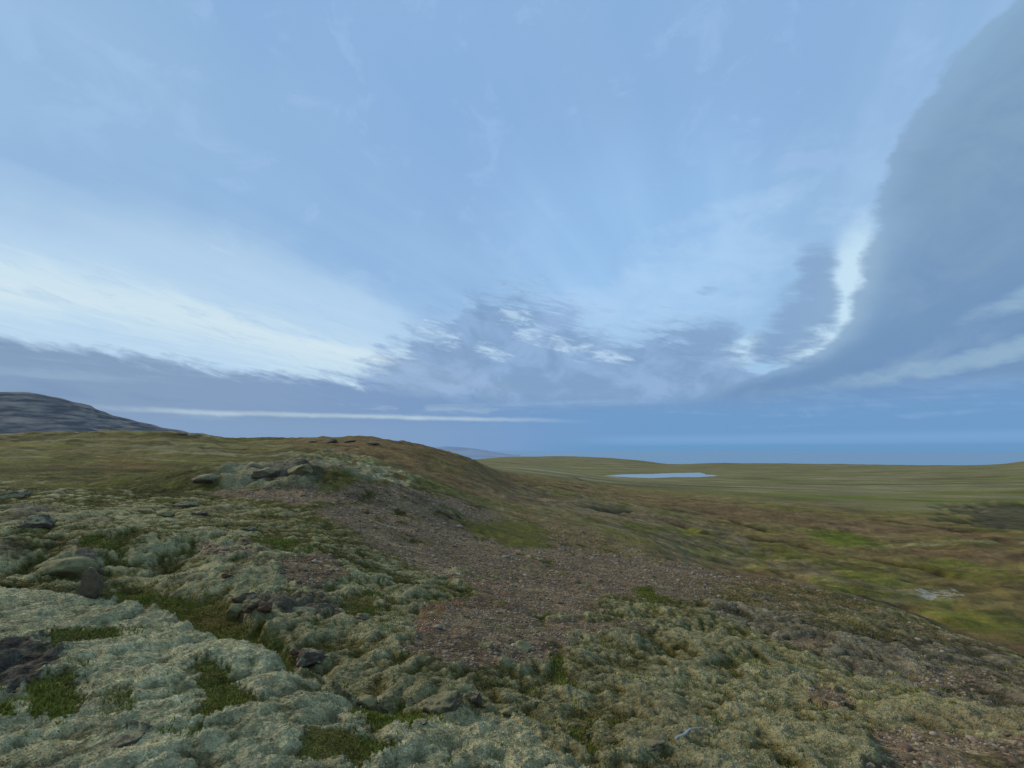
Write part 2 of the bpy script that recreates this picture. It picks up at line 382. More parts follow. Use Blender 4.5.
# hummock slopes: pale crowns, green and brown hollows, crease shade painted in
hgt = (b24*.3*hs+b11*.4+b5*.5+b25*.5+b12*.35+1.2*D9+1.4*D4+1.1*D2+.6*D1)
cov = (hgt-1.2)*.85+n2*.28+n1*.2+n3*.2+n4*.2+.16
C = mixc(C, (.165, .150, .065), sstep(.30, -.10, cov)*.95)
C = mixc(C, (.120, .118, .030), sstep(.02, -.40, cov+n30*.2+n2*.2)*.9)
C = mixc(C, (.060, .060, .018), sstep(-.28, -.75, cov)*.9)  # deepest creases: occlusion put into the colour
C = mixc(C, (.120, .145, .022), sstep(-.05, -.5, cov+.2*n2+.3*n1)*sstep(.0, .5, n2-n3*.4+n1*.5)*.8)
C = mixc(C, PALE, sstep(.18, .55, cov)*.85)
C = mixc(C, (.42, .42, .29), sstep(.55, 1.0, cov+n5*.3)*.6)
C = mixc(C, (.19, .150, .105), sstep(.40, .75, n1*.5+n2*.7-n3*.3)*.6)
C = mixc(C, C.mean(-1)[..., None]*np.array((1.08, .98, .86), np.float32), slopegrey*.75)
C = C*(1-.12*slopegrey[..., None])
# left heath
lm = leftmoss
C = mixc(C, PALE, lm*sstep(-.15, .25, cov+n4*.2+.1*n2)*.85)
C = mixc(C, ROCK, lm*sstep(.45, .8, n2+n4*.5)*.7)
# gentle far slope on the left
C = mixc(C, (.190, .165, .065), left_far*.85*sstep(-.6, .5, n1+n30+.3))
C = mixc(C, (.20, .21, .14), left_far*sstep(.25, .7, oct_(5, 211, 3, 0)*.7+n30*.6)*.6)
# outcrop
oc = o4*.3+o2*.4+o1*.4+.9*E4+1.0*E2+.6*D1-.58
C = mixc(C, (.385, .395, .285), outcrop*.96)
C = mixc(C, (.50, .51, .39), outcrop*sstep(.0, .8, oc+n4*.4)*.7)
C = mixc(C, (.17, .165, .10), outcrop*sstep(.0, -.5, oc+n5*.3)*.85)  # outcrop creases darkened in the colour, standing for occlusion
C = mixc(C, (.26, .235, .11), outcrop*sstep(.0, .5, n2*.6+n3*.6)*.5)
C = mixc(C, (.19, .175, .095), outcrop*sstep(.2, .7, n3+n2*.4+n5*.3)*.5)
# gravel
gv = np.zeros(X.shape, np.float32)
w1, wid1 = worley(X/.16, Y/.16, 301); w2_, wid2 = worley(X/.07, Y/.07, 302); w3_, wid3 = worley(X/.55, Y/.55, 303); w4_, wid4 = worley(X/1.6, Y/1.6, 304)
bm = np.array(BRN, np.float32)
gcol = np.broadcast_to(bm, C.shape)*(1+.55*(wid1-.45)*fade(.16)+.35*(wid2-.5)*fade(.07)+.4*(wid3-.5)*fade(.5)+.2*(wid4-.5)*fade(1.2))[..., None]
gcol = gcol*(1+.16*n2+.14*n1+.1*n4)[..., None]
gsel = np.clip(gravel*(1-.5*sstep(.15, .55, n2*.7+n3*.5)), 0, 1); gsel = sstep(.2, .75, gsel+.35*(n3+n4)*(gsel > .02))[..., None]
C = C*(1-gsel)+gcol*gsel
C = mixc(C, RED, redspot*gravel*sstep(-.3, .5, n3+n4*.6)*.75)
C = mixc(C, HEATH, gravel*sstep(.1, .6, n1*.6+n2*.3+n30*.6)*.3*sstep(20, 35, RR))
C = mixc(C, (.205, .145, .075), upbrown*.85)
C = mixc(C, OLIVE, upbrown*sstep(.0, .5, n1+n30*.4)*.6)
kk = oct_(2.2, 231, 2.2, 0)*.7+n2*.4+n3*.4
C = mixc(C, (.31, .30, .21), knollmoss*sstep(-.35, .05, kk))
C = mixc(C, (.10, .085, .045), knollmoss*sstep(-.1, -.5, kk)*.9)
C = mixc(C, (.42, .41, .31), knollmoss*sstep(.3, .7, kk)*.8)
# valley and plain
V = np.zeros_like(C)+np.array((.205, .165, .055), np.float32)
V = mixc(V, (.215, .150, .072), (1-sstep(170, 420, RR))*(1-_a*.6)*.85)
V = mixc(V, (.160, .155, .030), sstep(.2, .7, n30*.8+f12*.4+n1*.3))
V = mixc(V, (.235, .160, .080), sstep(.1, .6, oct_(24, 221, 2.4, .5)+n1*.4+n2*.2))
V = mixc(V, (.27, .26, .13), sstep(.3, .75, oct_(15, 222, 3, .4)+n2*.35)*.7)
V = mixc(V, (.070, .052, .022), sstep(.30, .62, oct_(19, 223, 3.0, .45)-f5*.3)*.6)
Pn = np.zeros_like(C)+np.array((.215, .200, .095), np.float32)
Pn = mixc(Pn, (.170, .180, .045), sstep(-.1, .5, n100*.9+n30*.4))
Pn = mixc(Pn, (.25, .195, .115), sstep(.05, .6, oct_(140, 224, 4, 0)+n30*.4))
Pn = mixc(Pn, (.30, .285, .19), sstep(.2, .6, oct_(60, 225, 5, .05)+n30*.2)*.7)
Pn = mixc(Pn, (.085, .068, .035), sstep(.35, .7, oct_(70, 226, 5, .1)+.2*n30)*.7)
Pn = mixc(Pn, (.20, .185, .085), sstep(900, 1200, RR)*.4)
V = V*(1-plain[..., None])+Pn*plain[..., None]
V = mixc(V, (.22, .165, .10), sstep(2300, 2550, RR)*.6)
fm = np.clip(far*1.0+.0, 0, 1)
fm = sstep(.25, .75, fm+.25*n1+.1*n2)*(far > .01)
C = C*(1-fm[..., None])+V*fm[..., None]
C = mixc(C, (.150, .170, .026), greens[17]+greens[18]*sstep(-.3, .3, n1+n2*.6)*.8)
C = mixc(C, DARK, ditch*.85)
C = mixc(C, (.075, .066, .036), darkcliff*.85)
C *= 1+darkcliff[..., None]*(.5*oct_(4.5, 921)+.4*oct_(11, 922))[..., None]
C = mixc(C, (.46, .45, .42), palegravel*sstep(-.4, .2, oct_(1.6, 227))*.9)
C = mixc(C, (.16, .085, .028), orange*sstep(-.4, .4, n2+n1)*.6)
gm = np.clip(green, 0, 1); gm[...] = np.where(greens[17]+greens[18] > .3, 0, gm)
gs = gm*sstep(-.45, .05, gm-.55+n4*.35+n3*.3+n5*.2)
C = mixc(C, (.115, .120, .024), gs*.9)
C = mixc(C, (.185, .195, .034), gs*sstep(.0, .5, n3+n4*.7)*.6)
C = mixc(C, (.125, .078, .030), gs*sstep(.25, .7, -n3+n2*.5+n5*.4)*.55)
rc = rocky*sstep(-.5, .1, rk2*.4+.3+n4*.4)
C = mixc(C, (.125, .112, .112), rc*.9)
C = mixc(C, (.045, .038, .040), rc*sstep(.1, -.4, rk5*.5+rk2*.7)*.8)  # low creases of the rock darkened in the colour, as painted occlusion
shore = sstep(-30, -4, ld)*(ld < 0)
C = mixc(C, (.20, .19, .15), shore*.5)
# fibre of the moss, fine grain everywhere
C *= (1+.20*n5+.14*n6+.10*n4+.06*n2)[..., None]
C = np.clip(C, .012, .8)
wet = np.clip(gravel+rocky, 0, 1)

heath = np.maximum(patch([(470, 486), (520, 486), (600, 498), (700, 520), (800, 555), (900, 590), (870, 612), (770, 590), (690, 572), (600, 556), (540, 530)], 1.2, 1.2, 81),
                   patch([(690, 575), (768, 586), (860, 604), (960, 640), (930, 650), (820, 625), (740, 605), (690, 600)], 1.2, 1.2, 82)*.5)
hc = mixc(np.zeros_like(C)+np.array((.215, .165, .085), np.float32), (.245, .185, .125), sstep(-.2, .4, n1*.6+n2*.6))
hc = mixc(hc, (.170, .160, .038), sstep(.0, .5, n1*.7-n2*.4+n30*.5))
hc = mixc(hc, (.26, .25, .16), sstep(.25, .6, n3*.6+n2*.5-n1*.2)*.7)*(1+.2*n4+.2*n3)[..., None]
hm_ = np.clip(heath*(1-gm), 0, 1)*sstep(-.7, -.1, n2*.5+n3*.4)
C = C*(1-hm_[..., None]*.85)+hc*hm_[..., None]*.85
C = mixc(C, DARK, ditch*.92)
lf = left_far*(1-upbrown)
C = mixc(C, (.085, .072, .030), lf*sstep(.05, .4, oct_(3.6, 261, 3.0, 0)+.5*oct_(9, 262, 3, 0))*.75)
C = mixc(C, (.26, .25, .155), lf*sstep(.12, .45, oct_(2.4, 263, 2.6, 0)*.8+oct_(8, 264, 3, 0)*.6)*.7)
C = mixc(C, (.20, .22, .045), lf*sstep(.2, .55, oct_(6, 265, 3, 0))*.5)
C = mixc(C, (.215, .120, .075), upbrown*sstep(.0, .5, oct_(3.0, 266, 2.0, .3))*.6)
C = mixc(C, (.085, .062, .035), upbrown*sstep(.1, .5, oct_(2.0, 267, 2.4, .3))*.6)
vm = np.clip(far*(1-plain), 0, 1)[..., None]
strips = np.maximum.reduce([patch(q, 1.0, 1.2, 90+i) for i, q in enumerate([
    [(700, 548), (760, 566), (830, 580), (900, 598), (860, 600), (780, 580), (705, 560)], [(880, 604), (960, 612), (1060, 622), (1060, 650), (1000, 640), (920, 618)],
    [(660, 520), (700, 528), (740, 540), (700, 540), (665, 530)], [(800, 562), (880, 570), (940, 588), (880, 586)], [(930, 560), (1060, 572), (1060, 584), (940, 572)],
    [(610, 534), (650, 540), (670, 548), (630, 546)]])])*np.clip(far+.5*heath, 0, 1)
C = mixc(C, (.185, .190, .036), strips*sstep(-.5, .2, n2*.7+oct_(6, 250, 2.4, .4))*.8)
brn = np.maximum.reduce([patch(q, 1.0, 1.3, 100+i) for i, q in enumerate([[(690, 554), (740, 562), (800, 580), (760, 582), (700, 572)], [(640, 498), (720, 505), (860, 520), (1000, 535), (1000, 541), (860, 530), (720, 517)],
    [(900, 606), (960, 628), (1020, 650), (1000, 652), (930, 628)], [(900, 548), (1060, 556), (1060, 566), (920, 558)]])])*far
C = mixc(C, (.20, .125, .065), brn*.75)
C *= 1+vm*(.34*oct_(4.2, 241, 2.2, .4)+.28*oct_(1.7, 242, 2., .4)+.25*oct_(9.5, 243, 2.6, .4))[..., None]
C *= 1+np.clip(left_far+gravel*.7+heath*.7+upbrown, 0, 1)[..., None]*(.26*oct_(2.6, 244, 1.8, .2)+.26*oct_(.9, 245, 1.5, .2))[..., None]
C *= 1+plain[..., None]*(.30*oct_(38, 246, 3.5, 0)+.22*oct_(15, 247, 3.0, 0))[..., None]
C *= np.array((1.06, 1.0, .80), np.float32)
C = mixc(C, C*np.array((1.27, 1.15, 1.03), np.float32), outcrop+leftmoss*.9)
C = mixc(C, C*np.array((1.10, 1.0, .90), np.float32), (1-outcrop)*(1-far)*(1-leftmoss))
C = mixc(C, C*np.array((.98, .94, .95), np.float32), far)
C = np.clip(C, .010, .8).astype(np.float32)
STONY = np.clip(np.maximum(gravel*(1-.5*gm), heath*.55)+upbrown*.5, 0, 1).astype(np.float32)
print('cov pct', np.percentile(cov[RR<12], [5,25,50,75,95]), np.percentile(hgt[RR<12], [5,50,95]))
def node_mat(name):
    m = bpy.data.materials.new(name); m.use_nodes = True
    return m, m.node_tree.nodes, m.node_tree.links, m.node_tree.nodes['Principled BSDF']

def terrain_mat():
    m, N, L, B = node_mat('moss_and_gravel')
    at = N.new('ShaderNodeAttribute'); at.attribute_name = 'cover_shade_colour'
    co = N.new('ShaderNodeTexCoord')
    def nz(scale, det, rough=.6):
        n = N.new('ShaderNodeTexNoise'); n.inputs['Scale'].default_value = scale; n.inputs['Detail'].default_value = det; n.inputs['Roughness'].default_value = rough
        L.new(co.outputs['Object'], n.inputs['Vector']); return n
    def mth(op, a, b=None, c=None):
        n = N.new('ShaderNodeMath'); n.operation = op
        for i, q in enumerate((a, b, c)):
            if q is None: continue
            if hasattr(q, 'links'): L.new(q, n.inputs[i])
            else: n.inputs[i].default_value = q
        return n.outputs[0]
    def rng(sock, lo, hi, a0=.3, a1=.7):
        mr = N.new('ShaderNodeMapRange'); L.new(sock, mr.inputs['Value']); mr.inputs['From Min'].default_value = a0; mr.inputs['From Max'].default_value = a1
        mr.inputs['To Min'].default_value = lo; mr.inputs['To Max'].default_value = hi; return mr.outputs[0]
    a = nz(26, 7, .7); b = nz(5.5, 6, .65); d = nz(1.1, 6, .65); e = nz(.12, 6, .7)
    f = mth('MULTIPLY', mth('MULTIPLY', rng(a.outputs['Fac'], .55, 1.45), rng(b.outputs['Fac'], .72, 1.28)), mth('MULTIPLY', rng(d.outputs['Fac'], .78, 1.22), rng(e.outputs['Fac'], .82, 1.18)))
    # stones in the gravel: cells of different lightness at two sizes
    def cells(scale, pale):
        v = N.new('ShaderNodeTexVoronoi'); v.inputs['Scale'].default_value = scale; L.new(co.outputs['Object'], v.inputs['Vector'])
        sp = N.new('ShaderNodeSeparateColor'); L.new(v.outputs['Color'], sp.inputs[0])
        core = rng(v.outputs['Distance'], 1, 0, .12, .42)
        light = rng(sp.outputs[0], -.65, pale, .0, 1.)
        return mth('MULTIPLY', core, light), core
    c1, k1 = cells(15, 1.3); c2, k2 = cells(5.0, 1.3); c3, k3 = cells(1.6, .8)
    st = mth('MULTIPLY', mth('ADD', mth('ADD', c1, c2), c3), at.outputs['Alpha'])
    f = mth('MAXIMUM', mth('MULTIPLY', f, mth('ADD', st, 1.0)), .15)
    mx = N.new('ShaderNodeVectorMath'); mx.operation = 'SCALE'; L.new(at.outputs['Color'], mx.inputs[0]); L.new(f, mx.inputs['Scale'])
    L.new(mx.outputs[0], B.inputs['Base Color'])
    B.inputs['Roughness'].default_value = .95; B.inputs['Specular IOR Level'].default_value = .1
    bp = N.new('ShaderNodeBump'); bp.inputs['Strength'].default_value = 1; bp.inputs['Distance'].default_value = .05
    hh = mth('ADD', a.outputs['Fac'], mth('MULTIPLY', mth('ADD', k1, mth('MULTIPLY', k2, 2.)), mth('MULTIPLY', at.outputs['Alpha'], .5)))
    L.new(hh, bp.inputs['Height'])
    bp2 = N.new('ShaderNodeBump'); bp2.inputs['Strength'].default_value = .9; bp2.inputs['Distance'].default_value = .16
    L.new(b.outputs['Fac'], bp2.inputs['Height']); L.new(bp.outputs[0], bp2.inputs['Normal'])
    bp3 = N.new('ShaderNodeBump'); bp3.inputs['Strength'].default_value = .8; bp3.inputs['Distance'].default_value = .55
    L.new(d.outputs['Fac'], bp3.inputs['Height']); L.new(bp2.outputs[0], bp3.inputs['Normal'])
    L.new(bp3.outputs[0], B.inputs['Normal'])
    return m

def make_ground():
    nr, nc = X.shape
    V = np.empty((nr*nc+1, 3), np.float32)
    V[:-1, 0] = X.ravel(); V[:-1, 1] = Y.ravel(); V[:-1, 2] = ZG.ravel(); V[-1] = (0, 0, float(ZG[0].mean()))
    i = np.arange(nr-1)[:, None]*nc; j = np.arange(nc)[None, :]; j2 = (j+1) % nc
    q = np.stack([i+j, i+j2, i+nc+j2, i+nc+j], -1).reshape(-1, 4)[:, ::-1].astype(np.int32)
    # azimuth runs clockwise seen from above: reverse gives upward normals
    jj = np.arange(nc); t = np.stack([np.full(nc, nr*nc), (jj+1) % nc, jj], -1).astype(np.int32)
    me = bpy.data.meshes.new('ground')
    me.vertices.add(len(V)); me.vertices.foreach_set('co', V.ravel())
    nl = q.size+t.size
    me.loops.add(nl); me.loops.foreach_set('vertex_index', np.concatenate([q.ravel(), t.ravel()]))
    me.polygons.add(len(q)+len(t))
    ls = np.concatenate([np.arange(len(q))*4, q.size+np.arange(len(t))*3]).astype(np.int32)
    me.polygons.foreach_set('loop_start', ls)
    me.polygons.foreach_set('use_smooth', np.ones(len(q)+len(t), bool))
    me.update(calc_edges=True)
    ca = me.color_attributes.new('cover_shade_colour', 'FLOAT_COLOR', 'POINT')
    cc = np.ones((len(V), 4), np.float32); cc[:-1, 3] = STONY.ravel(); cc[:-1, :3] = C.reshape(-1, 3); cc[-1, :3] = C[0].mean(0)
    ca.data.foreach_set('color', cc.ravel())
    ob = bpy.data.objects.new('ground', me); COL.objects.link(ob); ob['kind'] = 'structure'
    me.materials.append(terrain_mat())
    return ob
ground = make_ground()

# ------------------------------------------------------------------ water
def sheet(name, pts, z, mat):
    me = bpy.data.meshes.new(name); me.from_pydata([(x, y, z) for x, y in pts], [], [list(range(len(pts)))]); me.update()
    ob = bpy.data.objects.new(name, me); COL.objects.link(ob); me.materials.append(mat); ob['kind'] = 'structure'
    return ob
def water_mat(name, col, rough, ws, dist):
    m, N, L, B = node_mat(name)
    B.inputs['Base Color'].default_value = (*col, 1); B.inputs['Roughness'].default_value = rough; B.inputs['IOR'].default_value = 1.33
    n = N.new('ShaderNodeTexNoise'); n.inputs['Scale'].default_value = ws; n.inputs['Detail'].default_value = 4
    tc = N.new('ShaderNodeTexCoord'); L.new(tc.outputs['Object'], n.inputs['Vector'])
    bp = N.new('ShaderNodeBump'); bp.inputs['Distance'].default_value = dist; bp.inputs['Strength'].default_value = .4
    L.new(n.outputs['Fac'], bp.inputs['Height']); L.new(bp.outputs[0], B.inputs['Normal'])
    return m
lk = []
cx = sum(p[0] for p in lake_w)/len(lake_w); cy = sum(p[1] for p in lake_w)/len(lake_w)
for x_, y_ in lake_w: lk.append((cx+(x_-cx)*1.1, cy+(y_-cy)*1.25))
lake = sheet('lake', lk, LZ, water_mat('lake_water', (.30, .37, .42), .3, .3, .02))
sea = sheet('sea', [(-90000, 2700), (90000, 2700), (90000, 90000), (-90000, 90000)], -190, water_mat('sea_water', (.26, .40, .52), .8, .02, .5))

# ------------------------------------------------------------------ distant mountains
def ridge(name, crest, r0, r1, base, mat, seed, amp, nr=110, power=1.4, nu=320):
    """a mountain whose crest is surveyed as (u, v) at distance r1, falling to base at r0 and behind"""
    pts = sorted((ray(u, v)[0], ray(u, v)[1]*r1) for u, v in crest); A = np.array(pts)
    az = np.linspace(A[0, 0], A[-1, 0], nu); h = pchip(A[:, 0], A[:, 1], az)
    t = np.linspace(0, 1.6, nr)[:, None]
    rr = r0+(r1-r0)*t
    prof = np.where(t <= 1, np.clip(t, 0, 1)**power, 1-(t-1)/.6)
    prof = np.where(t <= 1, .45*sstep(.0, .45, t)+.55*sstep(.45, 1.0, t), prof)
    x = rr*np.sin(az)[None]; y = rr*np.cos(az)[None]
    z = base+(h[None]-base)*prof
    n = 0; w = (r1-r0)*.5; a = 1
    for o in range(6):
        n = n+a*(-np.abs(gnoise(x/w, y/w, seed+o))+.3); w *= .5; a *= .52
    z = z+n*amp*np.clip((z-base)/200, 0, 1)*(1-np.exp(-((t-1)/.12)**2)*.85)
    # strata benches of the old lava beds
    st = 46.; zz = z/st; fr = zz-np.floor(zz); z = z*.72+.28*(np.floor(zz)+sstep(.25, .75, fr))*st
    V = np.stack([x, y, z], -1).reshape(-1, 3)
    i = np.arange(nr-1)[:, None]*nu; j = np.arange(nu-1)[None]
    q = np.stack([i+j+nu, i+j+nu+1, i+j+1, i+j], -1).reshape(-1, 4)
    me = bpy.data.meshes.new(name); me.from_pydata(V.tolist(), [], q.tolist()); me.update()
    me.polygons.foreach_set('use_smooth', np.ones(len(q), bool))
    ob = bpy.data.objects.new(name, me); COL.objects.link(ob); me.materials.append(mat); ob['kind'] = 'structure'
    return ob
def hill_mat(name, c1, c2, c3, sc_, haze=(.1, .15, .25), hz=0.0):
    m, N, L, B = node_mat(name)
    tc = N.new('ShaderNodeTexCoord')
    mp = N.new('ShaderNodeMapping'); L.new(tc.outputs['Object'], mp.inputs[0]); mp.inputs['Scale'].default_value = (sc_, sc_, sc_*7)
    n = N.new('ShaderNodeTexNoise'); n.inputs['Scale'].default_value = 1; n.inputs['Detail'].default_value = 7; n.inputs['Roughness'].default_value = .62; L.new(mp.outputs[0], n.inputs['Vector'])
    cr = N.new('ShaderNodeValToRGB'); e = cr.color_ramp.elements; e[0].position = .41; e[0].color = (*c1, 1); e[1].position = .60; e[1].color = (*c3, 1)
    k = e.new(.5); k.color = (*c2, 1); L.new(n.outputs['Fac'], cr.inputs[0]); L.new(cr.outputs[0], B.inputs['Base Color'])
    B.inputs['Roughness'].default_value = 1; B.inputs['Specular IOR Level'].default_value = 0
    B.inputs['Emission Color'].default_value = (*haze, 1); B.inputs['Emission Strength'].default_value = hz  # distance haze imitated by a faint glow of the slope
    return m
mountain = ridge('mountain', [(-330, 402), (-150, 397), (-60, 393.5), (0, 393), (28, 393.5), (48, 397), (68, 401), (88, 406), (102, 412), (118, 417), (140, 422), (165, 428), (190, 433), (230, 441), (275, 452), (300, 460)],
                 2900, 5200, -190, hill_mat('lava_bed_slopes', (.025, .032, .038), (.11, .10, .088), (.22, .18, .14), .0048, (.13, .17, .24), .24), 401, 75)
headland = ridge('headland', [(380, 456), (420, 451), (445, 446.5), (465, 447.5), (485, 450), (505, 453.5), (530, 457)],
                 11000, 16000, -190, hill_mat('far_slopes', (.07, .09, .13), (.10, .12, .16), (.13, .15, .19), .001, (.20, .30, .46), .55), 431, 60)  # bluish base colours paint in part of the distance haze

# ------------------------------------------------------------------ rocks
def rock_mat(name, c1, c2, lich, lsc=9., lamt=.55):
    c1, c2, lich = [(c[0]*1.12, c[1], c[2]*.74) for c in (c1, c2, lich)]
    m, N, L, B = node_mat(name)
    tc = N.new('ShaderNodeTexCoord'); geo = N.new('ShaderNodeNewGeometry')
    def nz(scale, det, r=.65):
        n = N.new('ShaderNodeTexNoise'); n.inputs['Scale'].default_value = scale; n.inputs['Detail'].default_value = det; n.inputs['Roughness'].default_value = r
        L.new(geo.outputs['Position'], n.inputs['Vector']); return n
    a = nz(14, 8); b = nz(lsc, 6)
    mx = N.new('ShaderNodeMix'); mx.data_type = 'RGBA'; mx.inputs[6].default_value = (*c1, 1); mx.inputs[7].default_value = (*c2, 1); L.new(a.outputs['Fac'], mx.inputs[0])
    sx = N.new('ShaderNodeSeparateXYZ'); L.new(geo.outputs['Normal'], sx.inputs[0])
    ad = N.new('ShaderNodeMath'); ad.operation = 'MULTIPLY_ADD'; L.new(sx.outputs['Z'], ad.inputs[0]); ad.inputs[1].default_value = .28; L.new(b.outputs['Fac'], ad.inputs[2])
    mr = N.new('ShaderNodeMapRange'); L.new(ad.outputs[0], mr.inputs['Value']); mr.inputs['From Min'].default_value = .98-lamt*.5; mr.inputs['From Max'].default_value = 1.06-lamt*.5
    m2 = N.new('ShaderNodeMix'); m2.data_type = 'RGBA'; L.new(mr.outputs[0], m2.inputs[0]); L.new(mx.outputs[2], m2.inputs[6]); m2.inputs[7].default_value = (*lich, 1)
    L.new(m2.outputs[2], B.inputs['Base Color']); B.inputs['Roughness'].default_value = .9; B.inputs['Specular IOR Level'].default_value = .2
    bp = N.new('ShaderNodeBump'); bp.inputs['Distance'].default_value = .06; bp.inputs['Strength'].default_value = 1; L.new(a.outputs['Fac'], bp.inputs['Height']); L.new(bp.outputs[0], B.inputs['Normal'])
    return m
M_GREY = rock_mat('weathered_basalt', (.10, .085, .075), (.20, .165, .13), (.25, .235, .15), lamt=.66)
M_DARK = rock_mat('dark_basalt', (.05, .042, .038), (.17, .14, .125), (.26, .255, .18), lamt=.58)
M_RED = rock_mat('rusty_basalt', (.09, .05, .035), (.24, .155, .12), (.28, .26, .19), lamt=.4)
M_MOSSY = rock_mat('moss_grown_stone', (.17, .155, .09), (.22, .20, .115), (.27, .255, .155), lamt=.70)
M_PALE = rock_mat('pale_stone', (.26, .24, .19), (.40, .37, .31), (.38, .36, .3), lamt=.1)
M_BROWN = rock_mat('brown_stone', (.13, .105, .085), (.24, .20, .175), (.27, .28, .23), lamt=.2)

def rock_mesh(name, seed, dims, mat, sub=4, crag=.16, cuts=9):
    import bmesh
    rnd = random.Random(seed)
    bm = bmesh.new(); bmesh.ops.create_icosphere(bm, subdivisions=sub, radius=1)
    planes = []
    for k in range(cuts):
        d = Vector((rnd.gauss(0, 1), rnd.gauss(0, 1), rnd.gauss(.1, .8))).normalized(); planes.append((d, rnd.uniform(.55, .88)))
    off = Vector((rnd.uniform(-50, 50),)*3)
    for v in bm.verts:
        p = v.co.copy()
        for d, h in planes:
            e = p.dot(d)-h
            if e > 0: p -= d*e*.92
        n = mnoise.fractal(p*1.6+off, 1.0, 2.0, 5)*crag
        n += -abs(mnoise.noise(p*3.1+off))*crag*.8+mnoise.noise(p*9+off)*crag*.22
        p *= 1+n
        v.co = Vector((p.x*dims[0], p.y*dims[1], p.z*dims[2]*(1+.25*mnoise.noise(p*1.3-off))))
    me = bpy.data.meshes.new(name); bm.to_mesh(me); bm.free()
    me.polygons.foreach_set('use_smooth', np.ones(len(me.polygons), bool)); me.materials.append(mat)
    return me
def px_size(r, px): return px/F*r*.93

def rock(name, u, v, wpx, hfrac, mat, label, cat='rock', group=None, seed=1, sink=.35, depth=.8, sub=4, crag=.16, rot=None, cuts=9):
    """v is the row where the rock meets the ground"""
    p, r = pick(u, v)
    w = px_size(r, wpx)/2
    me = rock_mesh(name, seed, (w, w*depth, w*hfrac), mat, sub, crag, cuts)
    ob = bpy.data.objects.new(name, me); COL.objects.link(ob)
    d = Vector((p.x, p.y, 0)).normalized()
    x, y = p.x+d.x*w*depth*.5, p.y+d.y*w*depth*.5
    ob.location = (x, y, ground_z(x, y)+w*hfrac*(1-2*sink)*.8)
    ob.rotation_euler = (rnd_rot(seed)*.2, rnd_rot(seed+1)*.2, (-atan2(p.x, p.y) if rot is None else rot)+rnd_rot(seed+2)*.3)
    ob['label'] = label; ob['category'] = cat
    if group: ob['group'] = group
    return ob
def rnd_rot(s): return random.Random(s*7+1).uniform(-1, 1)

rock('boulder', 90, 598, 19, 1.7, M_GREY, 'tall narrow craggy boulder standing at the left end of the green gully', 'boulder', seed=11, sink=.3, depth=.8, crag=.22, cuts=10)
rock('boulder', 66, 576, 38, .6, M_MOSSY, 'broad moss-covered boulder just left of the tall narrow craggy boulder', 'boulder', seed=12, sink=.75, crag=.08, cuts=3)
rock('rock', 309, 668, 34, .62, M_DARK, 'black pitted rock poking out behind the edge of the pale moss outcrop', seed=13, sink=.35, crag=.25)
rock('rock', 294, 654, 10, .7, M_RED, 'small rust-brown rock beside the black pitted rock at the outcrop edge', seed=14, sink=.3)
rock('boulder', 238, 617, 20, .85, M_MOSSY, 'rounded grey-green mossy boulder at the right end of the green gully', 'boulder', seed=15, sink=.3, crag=.1)
rock('rock', 252, 611, 18, .7, M_GREY, 'grey rock wedged between the rounded mossy boulder and the pink and black rock', seed=16, sink=.3)
rock('rock', 265, 613, 15, .8, M_RED, 'pink and black broken rock lying right of the rounded mossy boulder', seed=17, sink=.25, crag=.3)
rock('rock', 243, 601, 26, .5, M_GREY, 'flat grey rock lying above the rounded mossy boulder', seed=18, sink=.4)
rock('rock', 300, 614, 34, .35, M_GREY, 'long low grey slab with pale specks right of the pink and black rock', seed=19, sink=.5)
rock('boulder', 209, 481, 26, .45, M_GREY, 'lone flattish grey boulder at the left foot of the mossy knoll', 'boulder', seed=20, sink=.62, crag=.1)
rock('rock', 362, 708, 30, .45, M_MOSSY, 'mossy rock at the upper left of the green pocket in the outcrop', seed=21, sink=.45)
rock('rock', 440, 712, 44, .5, M_GREY, 'large grey ribbed rock on the right end of the pale moss outcrop', seed=22, sink=.4, crag=.25)
rock('rock', 475, 704, 17, .75, M_DARK, 'small dark knobbly rock among hummocks right of the large ribbed rock', seed=23, sink=.3)
rock('rock', 420, 722, 18, .35, M_DARK, 'thin dark rock rim above the green pocket in the outcrop', seed=24, sink=.4)
rock('rock', 508, 716, 20, .4, M_MOSSY, 'low rounded mossy rock downhill of the small dark knobbly rock', seed=25, sink=.45)
rock('rock', 650, 750, 34, .4, M_GREY, 'wide grey mossy rock beside the pale stick', seed=26, sink=.5, crag=.2)
rock('rock', 486, 648, 17, .5, M_MOSSY, 'pale mossy stone lying on the reddish gravel above the hummocks', seed=27, sink=.4)
rock('rock', 520, 650, 30, .35, M_MOSSY, 'long low mossy rock at the right end of the reddish gravel', seed=28, sink=.5)
rock('rock', 362, 620, 17, .5, M_GREY, 'light grey round stone beside the green tuft above the middle slope', seed=29, sink=.4)
rock('rock', 120, 746, 30, .3, M_DARK, 'flat black rock showing through the moss near the bottom left', seed=30, sink=0.60)
rock('rock', 38, 524, 26, .45, M_DARK, 'dark grey rock half buried on the left heath above the broad mossy boulder', seed=32, sink=0.62)
rock('rock', 10, 497, 34, .3, M_GREY, 'grey bedrock hump at the far left of the heath', seed=33, sink=0.70)
rock('rock', 185, 508, 22, .45, M_GREY, 'grey lichen-spotted rock on the heath below the lone boulder', seed=34, sink=0.55)
rock('rock', 165, 516, 20, .45, M_MOSSY, 'mossy rock just left of the grey lichen-spotted rock', seed=35, sink=0.55)
rock('rock', 265, 476, 26, .4, M_GREY, 'grey slab on the left side of the mossy knoll', seed=36, sink=0.60)
rock('rock', 300, 474, 34, .45, M_MOSSY, 'broad moss-topped slab in the middle of the mossy knoll', seed=37, sink=0.60)
